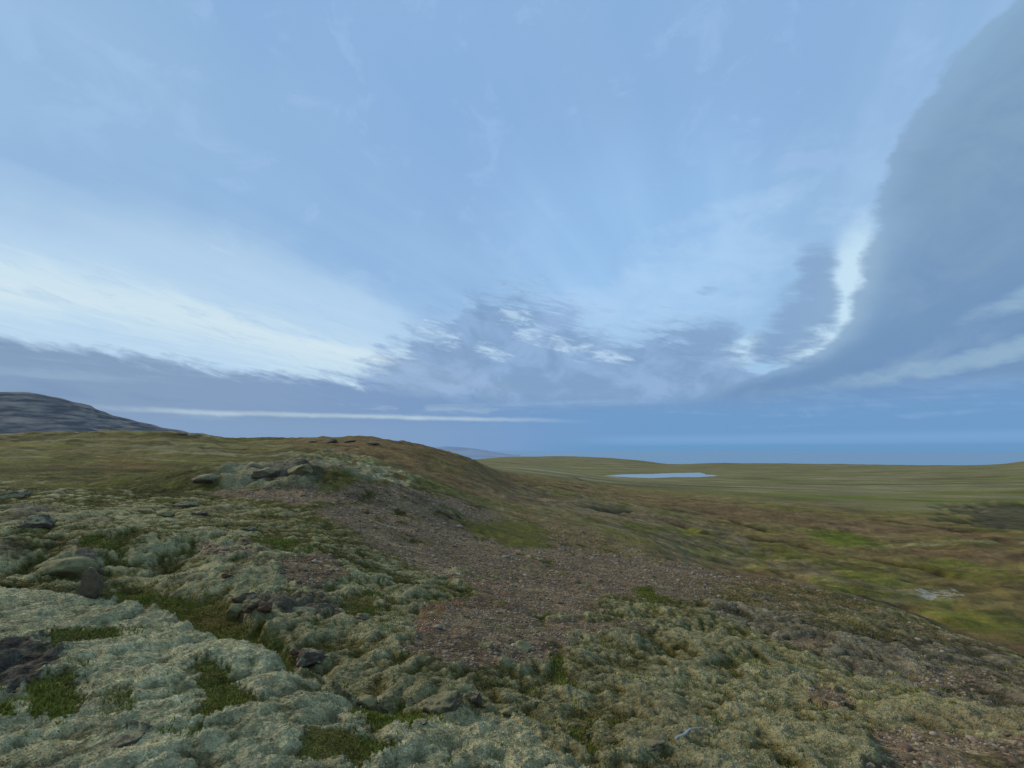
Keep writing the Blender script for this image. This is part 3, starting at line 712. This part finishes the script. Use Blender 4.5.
rock('rock', 226, 578, 10, .6, M_RED, 'small reddish stone on the heath above the gully', seed=40, sink=.3)
rock('rock', 200, 515, 15, .5, M_DARK, 'small dark stone at the right of the grey lichen-spotted rock', seed=41, sink=0.50)
rock('rock', 250, 530, 14, .5, M_DARK, 'small dark stone on the heath where the brown gravel begins', seed=42, sink=0.50)
# crags on the skyline hill
for k, (u, v, w) in enumerate([(182, 433.5, 10), (196, 434.5, 12), (330, 441, 18), (350, 441, 14), (372, 443, 16), (312, 441, 12)]):
    rock('rock_outcrop', u, v+1.5, w, .30, M_BROWN, ['low dark crag on the skyline just right of the mountain foot', 'second low crag on the skyline near the mountain foot', 'brown crag in the middle of the hilltop band', 'brown crag right of the middle one on the hilltop',
         'rightmost brown crag of the hilltop band', 'leftmost brown crag of the hilltop band'][k], 'rock outcrop', seed=50+k, sink=.4, sub=3)
# pale stones by the valley stream
rnd = random.Random(5)
protos = [rock_mesh('pale_stone', 70+k, (1, .8, .4), M_PALE, 2, .12) for k in range(3)]
for k in range(18):
    u = rnd.gauss(936, 14); v = 594+(u-936)*.05+rnd.gauss(0, 1.8)
    p, r = pick(u, v); s = rnd.uniform(.10, .30)
    ob = bpy.data.objects.new('pale_stone', protos[k % 3]); COL.objects.link(ob)
    ob.location = (p.x, p.y, ground_z(p.x, p.y)+s*.12); ob.scale = (s*1.3, s, s); ob.rotation_euler = (0, 0, rnd.uniform(0, 6.28))
    ob['label'] = 'whitish flat stone in the pale scatter on the green valley floor'; ob['category'] = 'stone'; ob['group'] = 'pale stones on the valley floor'
# loose stones on the gravel
gp = [rock_mesh('loose_stone', 90+k, (1, .8, .55), [M_BROWN, M_GREY, M_BROWN, M_RED][k % 4], 2, .16) for k in range(8)]
n = 0; tries = 0
while n < 190 and tries < 8000:
    tries += 1
    u = rnd.uniform(240, 740); v = rnd.uniform(495, 670)
    p, r = pick(u, v)
    i = int(np.searchsorted(RAD, r)); j = int(np.clip(round((atan2(p.x, p.y)+HALF)/(2*HALF)*(NC-1)), 0, NC-1))
    if gravel[i, j] < .6: continue
    s = px_size(r, rnd.uniform(1.3, 3.6))*.5
    ob = bpy.data.objects.new('loose_stone', gp[n % 8]); COL.objects.link(ob)
    ob.location = (p.x, p.y, ground_z(p.x, p.y)+s*.2); ob.scale = (s, s, s); ob.rotation_euler = (rnd.uniform(-.3, .3), rnd.uniform(-.3, .3), rnd.uniform(0, 6.28))
    ob['label'] = 'small loose stone lying on the bare brown gravel'; ob['category'] = 'stone'; ob['group'] = 'loose stones on the brown gravel'
    n += 1

# weathered stick
def stick():
    m, N, L, B = node_mat('bleached_wood')
    nn = N.new('ShaderNodeTexNoise'); nn.inputs['Scale'].default_value = 30
    cr = N.new('ShaderNodeValToRGB'); cr.color_ramp.elements[0].color = (.34, .33, .29, 1); cr.color_ramp.elements[1].color = (.58, .57, .52, 1)
    L.new(nn.outputs['Fac'], cr.inputs[0]); L.new(cr.outputs[0], B.inputs['Base Color']); B.inputs['Roughness'].default_value = .8
    a, _ = pick(676, 741); b, _ = pick(701, 735)
    a.z = ground_z(a.x, a.y)+.02; b.z = ground_z(b.x, b.y)+.05
    V = []; Fc = []; K = 9
    axis = (b-a).normalized(); s1 = axis.cross(Vector((0, 0, 1))).normalized(); s2 = s1.cross(axis)
    for i in range(K):
        t = i/(K-1); c = a.lerp(b, t)+Vector((0, 0, .012*sin(t*3)))+s1*.012*sin(t*7)
        rad = .009*(1-.55*t)*(1+.15*sin(t*23))
        for q in range(8):
            w = 2*pi*q/8; V.append(c+s1*rad*cos(w)+s2*rad*sin(w))
    for i in range(K-1):
        for q in range(8):
            Fc.append((i*8+q, i*8+(q+1) % 8, i*8+8+(q+1) % 8, i*8+8+q))
    Fc.append(tuple(range(8))[::-1]); Fc.append(tuple((K-1)*8+q for q in range(8)))
    me = bpy.data.meshes.new('stick'); me.from_pydata([tuple(v) for v in V], [], Fc); me.update(); me.materials.append(m)
    ob = bpy.data.objects.new('stick', me); COL.objects.link(ob)
    ob['label'] = 'short bleached stick lying on the mossy hummocks'; ob['category'] = 'stick'
stick()

# ------------------------------------------------------------------ ground cover too fine to count
rng = np.random.default_rng(3)
def scatter(w, nb):
    """nb random spots on the sheet, by weight per unit of ground"""
    w = w*(np.abs(AZ) < radians(58))[None, :]
    ii, jj = np.where(w > 0)
    pr = (w[ii, jj]*RAD[ii]**2).astype(np.float64); pr /= pr.sum()
    s_ = rng.choice(len(ii), nb, p=pr); i = ii[s_]; j = jj[s_]
    a = AZ[j]+rng.uniform(-.5, .5, nb)*(2*HALF/NC); r = RAD[i]*(1+rng.uniform(-.5, .5, nb)*.0065)
    return r*np.sin(a), r*np.cos(a), ZG[i, j], r, i, j
def raw_mesh(name, V, quads, tris, colours, mat, label, cat):
    me = bpy.data.meshes.new(name); me.vertices.add(len(V)); me.vertices.foreach_set('co', V.astype(np.float32).ravel())
    parts = [q for q in (quads, tris) if q is not None]
    me.loops.add(sum(q.size for q in parts)); me.loops.foreach_set('vertex_index', np.concatenate([q.ravel() for q in parts]).astype(np.int32))
    st = []; o = 0
    for q in parts: st.append(o+np.arange(len(q))*q.shape[1]); o += q.size
    st = np.concatenate(st).astype(np.int32); me.polygons.add(len(st)); me.polygons.foreach_set('loop_start', st); me.update(calc_edges=True)
    ca = me.color_attributes.new('own_colour', 'FLOAT_COLOR', 'POINT')
    ca.data.foreach_set('color', np.concatenate([colours, np.ones((len(V), 1))], 1).astype(np.float32).ravel())
    me.materials.append(mat)
    ob = bpy.data.objects.new(name, me); COL.objects.link(ob); ob['kind'] = 'stuff'; ob['label'] = label; ob['category'] = cat
    return ob
def own_mat(name, rough=.85):
    mt, N, L, B = node_mat(name); at = N.new('ShaderNodeAttribute'); at.attribute_name = 'own_colour'; L.new(at.outputs['Color'], B.inputs['Base Color'])
    B.inputs['Roughness'].default_value = rough; B.inputs['Specular IOR Level'].default_value = .12; return mt
def blades(name, x, y, z, h, w, lean, col, mat, label, cat):
    nb = len(x); th = rng.uniform(0, 2*pi, nb); lt = rng.uniform(0, 2*pi, nb); ln = lean*h
    V = np.zeros((nb, 5, 3)); bx = np.cos(th)*w; by = np.sin(th)*w
    V[:, 0] = np.stack([x-bx, y-by, z], -1); V[:, 1] = np.stack([x+bx, y+by, z], -1)
    mx = x+np.cos(lt)*ln*.3; my = y+np.sin(lt)*ln*.3
    V[:, 2] = np.stack([mx+bx*.7, my+by*.7, z+h*.55], -1); V[:, 3] = np.stack([mx-bx*.7, my-by*.7, z+h*.55], -1)
    V[:, 4] = np.stack([x+np.cos(lt)*ln, y+np.sin(lt)*ln, z+h], -1)
    base = np.arange(nb)[:, None]*5
    cc = np.repeat(col[:, None, :], 5, 1)*np.array([.7, .7, 1, 1, 1.12])[None, :, None]
    return raw_mesh(name, V.reshape(-1, 3), base+np.array([0, 1, 2, 3]), base+np.array([3, 2, 4]), cc.reshape(-1, 3), mat, label, cat)
def grass():
    edge = np.clip(gm*1.5-.25+.5*n4+.4*n5+.3*n3, 0, 1)
    x, y, z, r, i, j = scatter(edge*(RR < 28)*(RR > 1.8)/np.maximum(RR, 3)**1.3, 110000)
    nb = len(x); cl = np.clip(.75+.7*n4[i, j]+.6*n3[i, j], .25, 1.7)
    h = rng.uniform(.008, .034, nb)*(.7+.05*r)*cl; w = h*.14/cl+.0006*r*.4
    k = np.clip(rng.uniform(0, 1, nb)*.7+.3+.5*n3[i, j], 0, 1.2)[:, None]
    col = np.array([.085, .105, .015])*(1-k)+np.array([.24, .25, .045])*k
    br = rng.uniform(0, 1, nb)+.35*n4[i, j] < .14; col[br] = np.array([.20, .125, .05])*rng.uniform(.6, 1.3, br.sum())[:, None]
    blades('grass', x, y, z-.004, h, w, rng.uniform(.2, .9, nb), col, own_mat('short_grass'), 'short green grass and moss growing in the hollows', 'grass')
def moss():
    wgt = np.clip(1-gravel-rocky*1.2-gm, 0, 1)*(.35+outcrop*.65+.35*sstep(0, .5, cov))*(RR < 16)*(RR > 1.8)/np.maximum(RR, 2.5)**1.6
    x, y, z, r, i, j = scatter(wgt, 230000)
    nb = len(x); h = rng.uniform(.003, .009, nb)*(.7+.10*r); w = h*.55
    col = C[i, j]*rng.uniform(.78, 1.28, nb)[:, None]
    blades('moss', x, y, z-.003, h, w, rng.uniform(.3, 1.4, nb), col, own_mat('woolly_moss', .95), 'woolly grey-green fringe moss over the hummocks', 'moss')
def heather():
    wgt = np.clip(sstep(.2, -.3, cov)*(1-outcrop)+heath*.6, 0, 1)*np.clip(1-gravel-rocky-gm*.5, 0, 1)*(RR < 40)*(RR > 3)*(1-far)/np.maximum(RR, 3)**1.7
    x, y, z, r, i, j = scatter(wgt, 120000)
    nb = len(x); h = rng.uniform(.010, .030, nb)*(.7+.03*r); w = h*.16+.0004*r
    k = rng.uniform(0, 1, nb)[:, None]
    col = np.array([.10, .10, .022])*(1-k)+np.array([.19, .165, .06])*k
    br = rng.uniform(0, 1, nb) < .2; col[br] = np.array([.15, .08, .045])
    blades('heath_plants', x, y, z-.004, h, w, rng.uniform(.3, 1.1, nb), col, own_mat('heath_stems'), 'low olive heath plants between the moss hummocks', 'heath plants')
def gravel_bits():
    wgt = np.clip(gravel*sstep(.1, .7, gravel+.4*(n3+n4))+heath*.30+.10*hum*sstep(.3, .6, n2), 0, 1)*np.clip(1-gm, 0, 1)*(RR < 60)*(RR > 3)*sstep(-.9, .3, n4+n3*.6)/np.maximum(RR, 3)**1.75
    x, y, z, r, i, j = scatter(wgt, 34000)
    nb = len(x)
    t = (1+5**.5)/2; ico = np.array([(-1, t, 0), (1, t, 0), (-1, -t, 0), (1, -t, 0), (0, -1, t), (0, 1, t), (0, -1, -t), (0, 1, -t), (t, 0, -1), (t, 0, 1), (-t, 0, -1), (-t, 0, 1)])/math.hypot(1, t)
    fc = np.array([(0, 11, 5), (0, 5, 1), (0, 1, 7), (0, 7, 10), (0, 10, 11), (1, 5, 9), (5, 11, 4), (11, 10, 2), (10, 7, 6), (7, 1, 8), (3, 9, 4), (3, 4, 2), (3, 2, 6), (3, 6, 8), (3, 8, 9), (4, 9, 5), (2, 4, 11), (6, 2, 10), (8, 6, 7), (9, 8, 1)])
    sz = (.0035+.0008*r)*np.exp(rng.normal(0, .55, nb)); dims = np.stack([sz*rng.uniform(.8, 1.5, nb), sz*rng.uniform(.7, 1.1, nb), sz*rng.uniform(.35, .7, nb)], -1)
    th = rng.uniform(0, 2*pi, nb); V = ico[None]*(1+rng.uniform(-.28, .28, (nb, 12, 1)))*dims[:, None, :]
    c_, s_ = np.cos(th)[:, None], np.sin(th)[:, None]
    V = np.stack([V[..., 0]*c_-V[..., 1]*s_, V[..., 0]*s_+V[..., 1]*c_, V[..., 2]], -1)+np.stack([x, y, z+sz*.12], -1)[:, None]
    k = rng.uniform(0, 1, (nb, 1)); k = k**1.8; col = np.array([.150, .100, .060])*(1-k)+np.array([.41, .33, .23])*k
    rd = rng.uniform(0, 1, nb) < .12; col[rd] = np.array([.24, .145, .095])*rng.uniform(.6, 1.1, rd.sum())[:, None]
    raw_mesh('gravel', V.reshape(-1, 3), None, (np.arange(nb)[:, None, None]*12+fc[None]).reshape(-1, 3), np.repeat(col, 12, 0), own_mat('gravel_stone', .9), 'loose brown and grey gravel on the bare slope', 'gravel')
grass(); moss(); heather(); gravel_bits()

# ------------------------------------------------------------------ sky
W = bpy.data.worlds.new('World'); sc.world = W; W.use_nodes = True
NT = W.node_tree; NT.nodes.clear()
class E_:
    def __init__(s, sock): s.s = sock
    def _b(a, b, op, c=None):
        n = NT.nodes.new('ShaderNodeMath'); n.operation = op
        for i, q in enumerate((a, b, c)):
            if q is None: continue
            if isinstance(q, E_): NT.links.new(q.s, n.inputs[i])
            else: n.inputs[i].default_value = q
        return E_(n.outputs[0])
    def __add__(a, b): return E_._b(a, b, 'ADD')
    __radd__ = __add__
    def __mul__(a, b): return E_._b(a, b, 'MULTIPLY')
    __rmul__ = __mul__
    def __sub__(a, b): return E_._b(a, b, 'SUBTRACT')
    def __rsub__(a, b): return E_._b(b, a, 'SUBTRACT')
    def __truediv__(a, b): return E_._b(a, b, 'DIVIDE')
def SS(a, b, x):
    n = NT.nodes.new('ShaderNodeMapRange'); n.interpolation_type = 'SMOOTHSTEP'
    flip = a > b
    n.inputs['From Min'].default_value = min(a, b); n.inputs['From Max'].default_value = max(a, b)
    n.inputs['To Min'].default_value = 1 if flip else 0; n.inputs['To Max'].default_value = 0 if flip else 1
    NT.links.new(x.s, n.inputs['Value']); return E_(n.outputs[0])
def win(a, b, c, d, x): return SS(a, b, x)*SS(d, c, x)
def XYZ(x, y, z):
    n = NT.nodes.new('ShaderNodeCombineXYZ')
    for i, q in enumerate((x, y, z)):
        if isinstance(q, E_): NT.links.new(q.s, n.inputs[i])
        else: n.inputs[i].default_value = q
    return n.outputs[0]
def NZ(vec, scale=1, det=5, rough=.55, dist=0.):
    n = NT.nodes.new('ShaderNodeTexNoise'); n.inputs['Scale'].default_value = scale; n.inputs['Detail'].default_value = det
    n.inputs['Roughness'].default_value = rough; n.inputs['Distortion'].default_value = dist
    NT.links.new(vec, n.inputs['Vector']); return (E_(n.outputs['Fac'])-.5)*2.0
def MIX(f, a, b):
    n = NT.nodes.new('ShaderNodeMix'); n.data_type = 'RGBA'
    if isinstance(f, E_): NT.links.new(f.s, n.inputs[0])
    else: n.inputs[0].default_value = f
    for q, i in ((a, 6), (b, 7)):
        if isinstance(q, tuple): n.inputs[i].default_value = (*q, 1)
        else: NT.links.new(q, n.inputs[i])
    return n.outputs[2]
tc = NT.nodes.new('ShaderNodeTexCoord')
sep = NT.nodes.new('ShaderNodeSeparateXYZ'); NT.links.new(tc.outputs['Generated'], sep.inputs[0])
dx, dy, dz = (E_(sep.outputs[i]) for i in range(3))
K = 180/pi
el = E_._b(dz, None, 'ARCSINE')*K
az = E_._b(dx, dy, 'ARCTAN2')*K
zc = E_._b(dz, .012, 'MAXIMUM')
A0 = radians(26)
cc = (dx*cos(A0)-dy*sin(A0))/(zc+.02)     # across the cloud streets
tt = (dx*sin(A0)+dy*cos(A0))/(zc+.02)     # along them
def AE(u, v):
    a, s = ray(u, v); return a*K, math.atan(s)*K
def CURVE(x, pts):
    xs = [p[0] for p in pts]; ys = [p[1] for p in pts]
    x0, x1, y0, y1 = min(xs), max(xs), min(ys), max(ys)
    n = NT.nodes.new('ShaderNodeFloatCurve'); cv = n.mapping.curves[0]
    P = sorted(((a-x0)/(x1-x0), (b-y0)/(y1-y0+1e-9)) for a, b in pts)
    cv.points[0].location = P[0]; cv.points[1].location = P[-1]
    for p in P[1:-1]: cv.points.new(*p)
    n.mapping.update()
    NT.links.new(((x-x0)*(1/(x1-x0))).s, n.inputs['Value'])
    return E_(n.outputs[0])*(y1-y0)+y0
sph = XYZ(az*(1/20.), el*(1/20.), 0.)
stre = XYZ(cc*1.5, tt*.22, 3.)
nA = NZ(sph, 1.1, 3, .5)
nB = NZ(XYZ(az*(1/8.), el*(1/4.2)+az*.03, 2.), 1, 6, .62, .5)*1.7
nS = NZ(stre, .9, 5, .55, .2)*1.4; nS2 = NZ(XYZ(cc*3.2, tt*.35, 9.), .9, 5, .6, .3)*1.6
nF = NZ(XYZ(az*(1/3.0), el*(1/1.1)+az*.12, 7.), 1, 5, .68, .6)*1.8      # fine cloud edge
nG = NZ(XYZ(az*(1/7.), el*(1/5.), 17.), 1, 5, .62, .5)*1.6       # soft mottling
nL = NZ(XYZ(az*(1/24.), el*(1/1.5), 11.), 1, 6, .58)         # thin layers near the horizon
nW = NZ(XYZ(az*(1/5.), (el+az*.22)*(1/.95), 23.), 1, 5, .62, .4)*1.7   # drawn-out shreds
def blob(u, v, ru, rv, tilt=0.):
    """cloud body about a direction; sizes in degrees"""
    a0, e0 = AE(u, v); ca, sa = cos(tilt), sin(tilt)
    x = az-a0; y = el-e0
    p = (x*ca+y*sa)*(1/ru); q = (y*ca-x*sa)*(1/rv)
    return 1.-(p*p+q*q)
def MAXM(*a):
    r = a[0]
    for b in a[1:]: r = E_._b(r, b, 'MAXIMUM')
    return r

sky = NT.nodes.new('ShaderNodeTexSky'); sky.sky_type = 'NISHITA'; sky.sun_disc = False
SUN_EL, SUN_AZ = radians(27), radians(-62)
sky.sun_elevation = SUN_EL; sky.sun_rotation = SUN_AZ
sm = NT.nodes.new('ShaderNodeVectorMath'); sm.operation = 'SCALE'; NT.links.new(sky.outputs[0], sm.inputs[0]); sm.inputs['Scale'].default_value = .075
# clear sky and high veil
c = MIX(SS(6, 36, el), lin(160, 197, 234), lin(143, 180, 224))
c = MIX(.90, sm.outputs[0], c)
c = MIX(SS(-12, -46, az)*SS(16, 34, el)*.75, c, lin(140, 176, 214))
c = MIX(win(-8, 10, 22, 36, az)*win(12, 20, 26, 40, el)*.55, c, lin(160, 201, 243))
c = MIX(SS(-.1, .7, nS+nA*.5+nS2*.3)*.45*SS(10, 20, el), c, lin(168, 197, 232))
c = MIX(SS(.1, -.55, nS+nA*.6-nS2*.2)*.45*SS(10, 20, el), c, lin(128, 167, 216))
c = MIX(SS(.1, .6, nG+nA*.6)*.25, c, lin(164, 194, 236))
# grey-blue band of thin cloud sinking from the upper left
c = MIX(win(14.5, 20, 24, 31, el+(az+50)*.12+nA*3)*SS(-18, -40, az)*.55, c, lin(136, 172, 213))
# bright opening low on the left
elt = CURVE(az, [AE(-60, 215), AE(0, 225), AE(100, 232), AE(200, 250), AE(330, 290), AE(430, 330), AE(500, 350)])
br = SS(-7., 5., elt-el+nA*2.5+nS*3.+nG*1.0)*SS(6, -20, az+nB*4)
c = MIX(br*.76, c, lin(186, 212, 236))
e2 = CURVE(az, [AE(-60, 270), AE(0, 280), AE(100, 298), AE(200, 322), AE(330, 355), AE(430, 378), AE(520, 398)])
br2 = E_._b(el-e2+nS*1.2+nB*.6+nW*1.3, None, 'ABSOLUTE')
c = MIX(SS(3.6, .2, br2)*SS(4, -14, az+nB*4)*(.55+nS*.5)*.95, c, lin(214, 230, 236))
c = MIX(SS(.1, .8, nW+nG*.3)*br*.40*SS(24, 12, el), c, lin(158, 190, 224))
c = MIX(SS(.1, .6, nS2+nG*.4)*br*.35*SS(6, -10, az), c, lin(206, 222, 236))
c = MIX(SS(.1, .6, -nS2*1.+nA*.4)*br*.3 if False else SS(.05, .6, nA*.6-nS2)*br*.3, c, lin(166, 196, 230))
# pale wisps in the middle
wm = MAXM(blob(690, 285, 15, 5.5, .25), blob(600, 320, 10, 4), blob(730, 250, 9, 4, .5), blob(735, 210, 9, 1.5, .1)*.8)
c = MIX(SS(-.3, 1.3, wm+nB*1.1+nF*.3)*.42, c, lin(180, 210, 242))
glow = MAXM(blob(850, 290, 2.6, 6.5, -.32), blob(812, 345, 3.5, 2.4, .6), blob(742, 352, 3, 1.4, .3)*.7)
c = MIX(SS(-.6, 1.0, glow+nB*.4)*.85, c, lin(198, 224, 243))
# purple-grey middle clouds
top = CURVE(az, [AE(290, 392), AE(340, 372), AE(390, 342), AE(430, 318), AE(455, 304), AE(480, 290), AE(540, 296), AE(585, 318), AE(625, 336), AE(660, 322), AE(700, 322), AE(730, 345), AE(770, 368), AE(830, 385), AE(900, 395)])
mid = top-el+nB*2.6+nF*.9+nG*1.6+nW*3.2-.3
c = MIX(SS(-1.8, 3.4, mid)*.86, c, MIX(SS(-.4, .5, nG+nB*.5), lin(120, 149, 188), lin(140, 168, 208)))
c = MIX(SS(.1, .8, nF*.7+nB*.5)*SS(5.5, 1., mid)*SS(-1., 1., mid)*.35*win(-20, -10, 26, 30, az), c, lin(160, 190, 226))
c = MIX(SS(1.2, -1., E_._b(mid-.2, None, 'ABSOLUTE')+nF*1.5)*.35*win(-20, -10, 26, 30, az), c, lin(170, 200, 234))
gaps = MAXM(blob(545, 338, 5.5, 1.2, -.4), blob(490, 352, 3, .9, -.3), blob(590, 352, 4.5, .9, -.25), blob(440, 335, 3.4, 1.4, -.3), blob(520, 318, 2.5, 1.2, -.5))
c = MIX(SS(-.1, 1.5, gaps*.7+nF*1.1+nW*1.1+nB*.5)*.8, c, lin(186, 212, 238))
puff = MAXM(blob(797, 322, 3.0, 4.6, -.35), blob(813, 278, 2.0, 4.0, -.25), blob(706, 338, 3.6, 2.3), blob(822, 300, 1.6, 3.4), blob(707, 291, 1.4, .6)*.5, blob(780, 345, 3.5, 2.))
c = MIX(SS(-.5, .9, puff+nB*.85+nW*.5+nF*.4-.05)*.92, c, MIX(SS(8, 15, el), lin(122, 152, 192), lin(132, 163, 200)))
# low dark bank: slopes down from the left to join the haze
elb = CURVE(az, [AE(-80, 328), AE(0, 337), AE(130, 357), AE(250, 373), AE(350, 382), AE(470, 399), AE(600, 404), AE(760, 396), AE(1030, 385)])
bank = SS(-.8, .9, elb-el+nF*.5+nB*.7+nW*.9)
c = MIX(bank*.95, c, MIX(SS(-45, 5, az), lin(126, 150, 184), lin(120, 150, 193)))
c = MIX(SS(.1, .5, nL+nB*.35)*bank*.4*SS(1.2, 3.2, el), c, lin(152, 177, 206))
c = MIX(SS(.1, .5, nB*.5-nL)*bank*.35*SS(1.2, 3.2, el), c, lin(112, 139, 178))
# great slate cloud on the right
ed = CURVE(el, [(-10, 12), (2., 14), (5.5, 20), (7.4, 26.5), (10.4, 33.6), (13, 36.3), (15.6, 37.7), (21.7, 39.6), (27.1, 42.1), (31.7, 45.2), (34.6, 50.5), (37, 58), (50, 90), (90, 120)])
de = az-ed+nB*1.2+nF*.30+nG*.9+nA*2.
right = SS(-.55, .75, de)*(.80+SS(0., 5., de)*.20)*SS(170, 120, az)
slate = MIX(SS(4, 24, el+nG*2), lin(108, 141, 184), lin(116, 148, 184))
slate = MIX(SS(-.2, .6, nS*.8+nG*.5)*.4, slate, lin(146, 174, 200))
slate = MIX(SS(-.1, .7, nB*.6-nS)*.3, slate, lin(112, 148, 180))
slate = MIX(SS(.0, .8, nG*.6+nA*.9)*.45, slate, lin(106, 139, 172))
slate = MIX(SS(3.5, 0., de)*.35, slate, lin(142, 172, 204))
slate = MIX(SS(26, 36, el)*.5, slate, lin(136, 169, 200))
c = MIX(right*.97*SS(3., 7., el), c, slate)
gap2 = MAXM(blob(1000, 352, 7, 1.1, .22), blob(1020, 298, 4, 1., .3)*.7, blob(905, 372, 9, .9, .12)*.6)
c = MIX(SS(-.3, .9, gap2+nB*.8+nF*.35)*.5, c, lin(160, 190, 212))
# layers above the horizon
c = MIX(SS(7., 3.6, el+nL*.8)*SS(-24, 20, az)*.85, c, lin(106, 150, 198))
c = MIX(SS(4., 2.2, el)*SS(10, -30, az)*.7, c, lin(130, 158, 194))
lel = CURVE(az, [AE(60, 402), AE(150, 410), AE(300, 415), AE(450, 418.5), AE(600, 422)])
dl = E_._b(el-lel+nF*.10+nB*.10, None, 'ABSOLUTE')
c = MIX(SS(.42, .02, dl)*win(-44, -36, -6, 12, az+nB*4)*(.58+nL*.5+nB*.3), c, lin(186, 205, 218))
dl2 = E_._b(el-lel-1.15+nF*.2+nB*.2, None, 'ABSOLUTE')
c = MIX(SS(.35, .05, dl2)*SS(-.1, .3, nB+nL)*.4*win(-38, -34, -2, 12, az), c, lin(160, 182, 208))
c = MIX(SS(.05, .45, nL+nF*.25)*win(.9, 2., 5.5, 8, el)*SS(-8, 6, az)*.45, c, lin(140, 172, 212))
c = MIX(win(.45, .8, 1.2, 2.0, el+nL*.2)*SS(6, 16, az)*.5, c, lin(124, 164, 210))
c = MIX(SS(1.2, .1, el)*.75*SS(-2, 12, az), c, lin(100, 146, 190))
c = MIX(SS(0, -3, el), c, lin(88, 92, 84))
vm_ = NT.nodes.new('ShaderNodeVectorMath'); vm_.operation = 'MULTIPLY'; NT.links.new(c, vm_.inputs[0]); vm_.inputs[1].default_value = (1.05, 1.062, 1.035)
bg = NT.nodes.new('ShaderNodeBackground'); NT.links.new(vm_.outputs[0], bg.inputs[0]); bg.inputs[1].default_value = 1.0
wo = NT.nodes.new('ShaderNodeOutputWorld'); NT.links.new(bg.outputs[0], wo.inputs[0])
W.cycles.sampling_method = 'MANUAL'; W.cycles.sample_map_resolution = 512

sl = bpy.data.lights.new('sun', 'SUN'); sl.energy = 2.0; sl.angle = radians(14); sl.color = (1, .87, .68)
so = bpy.data.objects.new('sun', sl); COL.objects.link(so)
sd = Vector((sin(SUN_AZ)*cos(SUN_EL), cos(SUN_AZ)*cos(SUN_EL), sin(SUN_EL)))
so.rotation_euler = (-sd).to_track_quat('-Z', 'Y').to_euler()

cam = bpy.data.cameras.new('camera'); co = bpy.data.objects.new('camera', cam); COL.objects.link(co)
cam.sensor_width = 36; cam.lens = 36*F/1024; cam.clip_start = .05; cam.clip_end = 200000
co.location = (0, 0, 0); co.rotation_euler = (radians(90)+PITCH, 0, 0)
sc.camera = co
sc.render.resolution_x = 1024; sc.render.resolution_y = 768
sc.view_settings.view_transform = 'Standard'; sc.view_settings.look = 'None'; sc.view_settings.exposure = 0
sc.cycles.max_bounces = 4; sc.cycles.use_denoising = True
